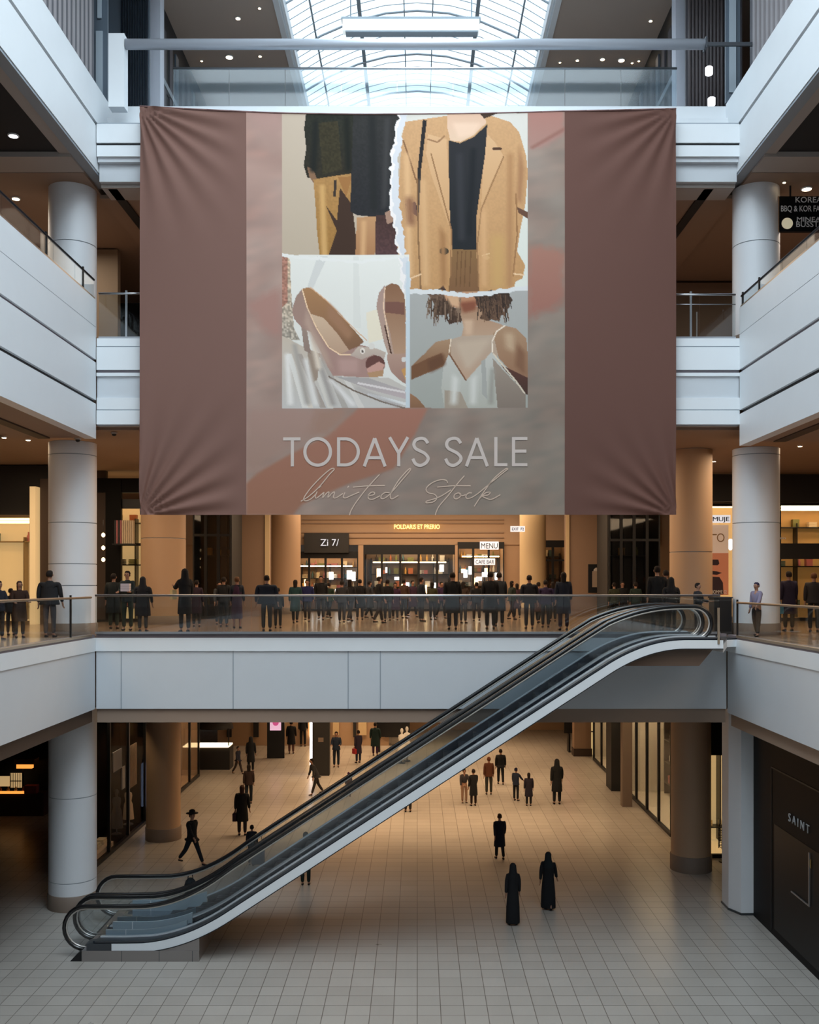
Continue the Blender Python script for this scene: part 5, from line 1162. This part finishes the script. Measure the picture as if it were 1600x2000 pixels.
# things on the ground floor
Y = CZ*F/(1688-VY)
t = thing('suitcase', 'blue wheeled suitcase pulled by the child behind the escalator glass', 'suitcase', (ax(506, Y), Y-.2, 0))
MB().box(-.2, .2, -.13, .13, .07, .62).build('shell', cloth((44, 58, 80)), t, bevel=.03); MB().tube([(-.1, .1, .62), (-.1, .1, .95), (.1, .1, .95), (.1, .1, .62)], .012, 6).build('handle', BLACKM, t)
for sx in (-.16, .16): MB().lathe([(.035, -.02), (.035, .02)], n=12).build('wheel', BLACKM, t, (sx, 0, .035)).rotation_euler = (0, PI/2, 0)
Y = CZ*F/(1748-VY)
t = thing('round_bag', 'round black bag standing on the floor behind the escalator foot', 'bag', (ax(372, Y), Y, 0))
MB().rings([(0, 0, 0, .1, .09), (0, 0, .06, .17, .12), (0, 0, .25, .19, .13), (0, 0, .42, .14, .1), (0, 0, .5, .06, .05)], 16).build('bag_body', K and cloth(K), t); MB().tube([(-.08, 0, .45), (-.05, 0, .62), (.05, 0, .62), (.08, 0, .45)], .014, 6).build('strap', BLACKM, t)
# first gallery
A = 'on the first gallery'
L1P('stout person in a black leather jacket at the left gallery railing', 97, 26.6, 1.78, face=PI, style='jacket', top=(30, 31, 34), legs=(64, 64, 68), wide=1.5)
L1P('person in a dark brown coat left of the stout one at the railing', 38, 26.4, 1.5, face=.6, style='coat', top=(50, 34, 28), hair=(70, 52, 44), long_hair=True, wide=1.2, arms=(.3, .3), elbow=(1.1, 1.1))
L1P('person in navy at the very left edge of the first gallery', -2, 25.4, 1.5, face=1.0, style='jacket', top=(28, 34, 46), arms=(.3, .3), elbow=(1.2, 1.2))
L1P('child between the two people at the far left railing', 21, 27.6, 1.3, face=PI, style='jacket', top=K)
L1P('tall person in black next to the left round column', 222, 31.5, 1.75, face=PI, style='coat', top=(26, 32, 34), legs=(40, 52, 44), wide=1.2)
L1P('person in dark clothes carrying a stack of white boxes', 249, 30.5, 1.82, face=0, style='jacket', top=(30, 42, 46), legs=(40, 52, 44), arms=(.3, .3), elbow=(1.2, 1.2), wide=.95)
L1P('stout person in a black hooded cloak before the tan column', 279, 29.8, 1.62, face=PI, style='coat', top=(34, 34, 38), hood=(34, 34, 38), legs=(52, 54, 56), wide=1.35)
L1P('person in black holding a cream bag right of the tan column', 361, 29.5, 1.85, face=PI+.5, style='coat', top=K, hood=K, bag=('R', (190, 176, 136), 'cream bag held by the person right of the tan column'), arms=(.2, .8), elbow=(.3, 1.0))
L1P('person in dark purple behind the one with the cream bag', 384, 33, 1.55, face=PI, style='coat', top=(44, 32, 44))
L1P('person in black by the yellow lit door', 437, 33, 1.65, face=PI, style='jacket', top=K)
L1P('person in a dark jacket with white sleeves beside the yellow door', 428, 35, 1.5, face=.5, style='jacket', top=(60, 62, 66))
L1P('person in a navy jacket and maroon skirt before the brown wall', 463, 32, 1.65, face=PI, style='skirt', top=(28, 34, 46), legs=(50, 28, 52), hair=(80, 56, 40))
L1P('wide person in a navy jacket bending before the brown wall', 521, 30, 1.68, face=PI, style='jacket', top=(28, 36, 50), legs=(40, 42, 44), wide=1.75)
L1P('child right of the wide navy jacketed person', 543, 32, 1.3, face=PI, style='jacket', top=(40, 48, 56))
rr = random.Random(4)
cen = [(577, 1.6, 'teal coat at the left end of the bright shops', (26, 54, 58)), (600, 1.62, 'navy jacket before the left bright shop', (30, 36, 80)), (627, 1.75, 'black coat before the left bright shop', K), (643, 1.5, 'dark green top left of the shop divider', (30, 46, 36)), (668, 1.55, 'grey black jacket before the shop divider', (40, 40, 44)), (684, 1.62, 'charcoal coat right of the shop divider', (34, 34, 38)),
       (703, 1.6, 'black jacket at the left jamb of the central shop', K), (722, 1.55, 'dark grey cardigan in front of the central shop entrance', (44, 46, 50)), (741, 1.7, 'black hooded coat left in the central entrance', K), (757, 1.6, 'black jacket in the middle left of the central entrance', (26, 26, 30)), (772, 1.5, 'dark plum sweater in the middle of the central entrance', (54, 30, 52)), (789, 1.62, 'brown coat in the middle of the central entrance', (62, 44, 36)),
       (806, 1.58, 'plum jacket right in the central entrance', (50, 32, 50)), (823, 1.66, 'blue black coat right in the central entrance', (24, 32, 44)), (845, 1.5, 'olive jacket at the right side of the central shop', (54, 54, 34)), (862, 1.52, 'dark purple top near the right jamb of the central shop', (46, 28, 56)), (905, 1.5, 'dark jacket before the narrow yellow passage', (52, 40, 34)),
       (931, 1.52, 'black top with a grey patterned shirt below the menu sign', K), (1000, 1.55, 'dark green coat at the foot of the pale column', (36, 44, 40)), (1010, 1.45, 'plum jacket behind the pale column foot', (54, 34, 44)), (1052, 1.5, 'brown jacket before the narrow glass shop', (60, 40, 34)), (1080, 1.5, 'navy top before the narrow glass shop', (30, 30, 64)), (1200, 1.5, 'olive jacket beneath the dark glass shop right of the poster', (46, 50, 36)), (1216, 1.52, 'black jacket beneath the dark glass shop right of the poster', K), (1242, 1.5, 'dark green coat beneath the right end of the dark glass shop', (30, 44, 40))]
for i, (x, h, lab, c_) in enumerate(cen):
    L1P('person in a '+lab, x, (36+(i*1.7) % 6.8 if x < 1150 else 36+(i % 3)), h, face=rr.choice((0, PI, PI-.5, .6, 2.0)), style=rr.choice(('jacket', 'coat', 'jacket')), top=c_, legs=rr.choice((K, (40, 44, 54), (50, 52, 60), (44, 36, 34))), walk=rr.choice((0, .2, .3)), long_hair=rr.random() < .4, wide=1.05+rr.random()*.2)
L1P('large person in black between the central shop and the yellow passage', 884, 31, 1.78, face=PI, style='coat', top=K, wide=1.2, legs=(34, 36, 44))
L1P('tall person in black, left one of the pair below the menu sign', 958, 31.2, 1.8, face=PI, style='coat', top=K, wide=1.15)
L1P('tall person in blue black, right one of the pair below the menu sign', 975, 33.2, 1.8, face=PI, style='coat', top=(28, 34, 42), wide=1.1)
L1P('person in a dark blue jacket right of the pale column', 1034, 31.5, 1.7, face=PI, style='jacket', top=(30, 34, 42), wide=1.35, legs=(40, 40, 44))
L1P('person in dark violet right of the blue jacketed person', 1066, 32.5, 1.55, face=PI, style='jacket', top=(40, 30, 60), wide=1.3)
L1P('person in blue black at the left edge of the brown wall with the poster', 1101, 30.5, 1.78, face=PI, style='coat', top=(28, 34, 48), long_hair=True, legs=(40, 24, 36), wide=1.1)
L1P('very tall person in black before the right tan column', 1284, 29.6, 1.95, face=PI, style='coat', top=K, wide=1.2)
L1P('person in black beside the very tall one', 1301, 31.0, 1.85, face=PI, style='coat', top=(30, 32, 34), wide=1.1)
L1P('person in a black hooded jacket at the right of the tall pair', 1311, 29.2, 1.6, face=PI, style='jacket', top=(28, 28, 30), hood=(28, 28, 30), wide=1.3)
L1P('person in a dark jacket and teal stripe stepping off the escalator', 1363, 27.7, 1.45, face=.9, style='jacket', top=(34, 36, 42), legs=(28, 34, 44), wide=1.15, arms=(.2, .3), elbow=(1.2, 1.2))
L1P('person in a white and violet top with black trousers before the right column', 1478, 26.9, 1.47, face=-.9, style='shirt', top=(120, 116, 140), legs=(26, 26, 30), hair=(40, 34, 60), walk=.12, wide=.9, arms=(0, .5))
L1P('person in a dark violet coat at the right behind the column', 1541, 30, 1.8, face=PI, style='coat', top=(36, 32, 52), wide=1.15, bag=('R', (70, 130, 160), 'light blue bag held by the person in the violet coat'))
L1P('person in brown black at the right edge of the first gallery', 1590, 29.5, 1.75, face=PI-.4, style='jacket', top=(38, 36, 38), hair=(90, 60, 40), wide=1.2)
# parcels held by the person with white boxes
c = at(246, 1155, 30.2)
for i in range(3): tag(MB().box(-.13, .13, -.1, .1, 0, .075).build('parcel', mat('parcel', (206, 200, 210)), None, (c[0], c[1]-.02, c[2]+.08*i)), 'flat white box in the stack carried left of the tan column', 'box', 'white boxes carried left of the tan column')

t = thing('service_cabinet', 'dark service cabinet standing behind the top of the escalator', 'cabinet', (ax(1409, 28.2), 28.2, L1))
MB().box(-.26, .24, -.2, .3, 0, 1.02).build('body', DARKW, t); MB().box(-.28, .26, -.22, .32, 1.02, 1.06).build('top', STEELD, t); MB().box(-.24, .22, -.21, -.2, .1, .95).build('door', BLACKM, t)
# ------------------------------------------------------------------ light and camera
def area(name, loc, sx, sy, power, col, rot=(0, 0, 0), spread=PI):
    l = bpy.data.lights.new(name, 'AREA'); l.shape = 'RECTANGLE'; l.size = sx; l.size_y = sy; l.energy = power; l.color = col; l.spread = spread
    o = bpy.data.objects.new(name, l); COL.objects.link(o); o.location = loc; o.rotation_euler = rot; return o
WARM = (1, .66, .37); WARM1 = (1, .72, .46); COOL = (.72, .89, 1.0)
area('skylight_daylight', (0, 14, CT+3.0), 9, 24, P_SKY, COOL)  # unseen area lamp added to stand in for daylight over the atrium
area('skylight_daylight_rear', (0, 40, CT-.1), 9, 14, P_SKY2, COOL)  # second added lamp, in place of daylight through the rear glazing
for Yl in (32, 40, 48): area('hall_lamp', (0, Yl, z(4.15)), 12, 4, P_L1, WARM1)
area('hall_lamp', (-11.5, 31, z(4.1)), 3, 4, P_L1*.4, WARM1); area('hall_lamp', (11.5, 31, z(4.1)), 3, 4, P_L1*.4, WARM1)
area('gallery_lamp', (-12, 18, z(3.9)), 3, 12, P_L1*.5, WARM1); area('gallery_lamp', (12, 18, z(3.7)), 3, 12, P_L1*.5, WARM1)
for Yl in (38, 46, 54): area('ground_lamp', (0, Yl, z(-3.5)), 13, 4, P_L0, WARM, spread=2.3)
area('upper_lamp', (0, 33, z(10.8)), 12, 6, P_L2, (1, .84, .68))
area('upper_lamp', (-12.5, 30.5, z(10.9)), 4, 3, P_L2*.45, (1, .84, .68)); area('upper_lamp', (12.5, 30.5, z(10.9)), 4, 3, P_L2*.45, (1, .84, .68))
w = bpy.data.worlds.new('World'); scene.world = w; w.use_nodes = True
nt = w.node_tree; bg = nt.nodes['Background']
bg.inputs['Color'].default_value = (.82, .93, 1.0, 1); bg.inputs['Strength'].default_value = WORLD
cd = bpy.data.cameras.new('camera'); cam = bpy.data.objects.new('camera', cd); COL.objects.link(cam)
cam.location = (0, 0, CZ); cam.rotation_euler = (PI/2, 0, 0)
cd.sensor_fit = 'VERTICAL'; cd.sensor_height = 36; cd.sensor_width = 28.8; cd.lens = 36*F/2000
cd.shift_x = -(VX-800)/2000; cd.shift_y = (VY-1000)/2000; cd.clip_end = 300
scene.camera = cam
vs_ = scene.view_settings; vs_.view_transform = 'Standard'; vs_.look = 'None'; vs_.gamma = 1; vs_.exposure = EXPO; vs_.use_curve_mapping = False
scene.cycles.max_bounces = 8; scene.cycles.diffuse_bounces = 4; scene.cycles.glossy_bounces = 3; scene.cycles.transparent_max_bounces = 24
scene.cycles.caustics_reflective = False; scene.cycles.caustics_refractive = False; scene.cycles.sample_clamp_indirect = 4

# pieces that sit on a part become its sub-parts
SUB = {'rail_guide': ('handrail',), 'lettering': ('board',), 'picture': ('frame',), 'eye': ('body',), 'ear': ('body',), 'diffuser': ('trim_ring',), 'glass_pane': ('frame',), 'handle': ('shell',), 'emblem': ('body', 'board'), 'screen': ('body',), 'door_handle': ('door_glass',), 'dome': ('mount',), 'round_picture': ('board',), 'front_light_strip': ('frame',), 'folds': ('sheet',), 'pane': ('frame',)}
kin = lambda o: o.name.split('.')[0]
for root in [o for o in scene.objects if o.parent is None and o.type == 'EMPTY']:
    used = {}
    for ch in sorted(root.children, key=lambda o: o.name):
        for want in SUB.get(kin(ch), ()):
            c = [p for p in root.children if kin(p) == want and p.location.length < 1e-6 and abs(p.rotation_euler.x)+abs(p.rotation_euler.z) < 1e-6]
            if c:
                n_ = used.get(kin(ch), 0); used[kin(ch)] = n_+1
                ch.parent = sorted(c, key=lambda o: o.name)[min(n_, len(c)-1)]; break
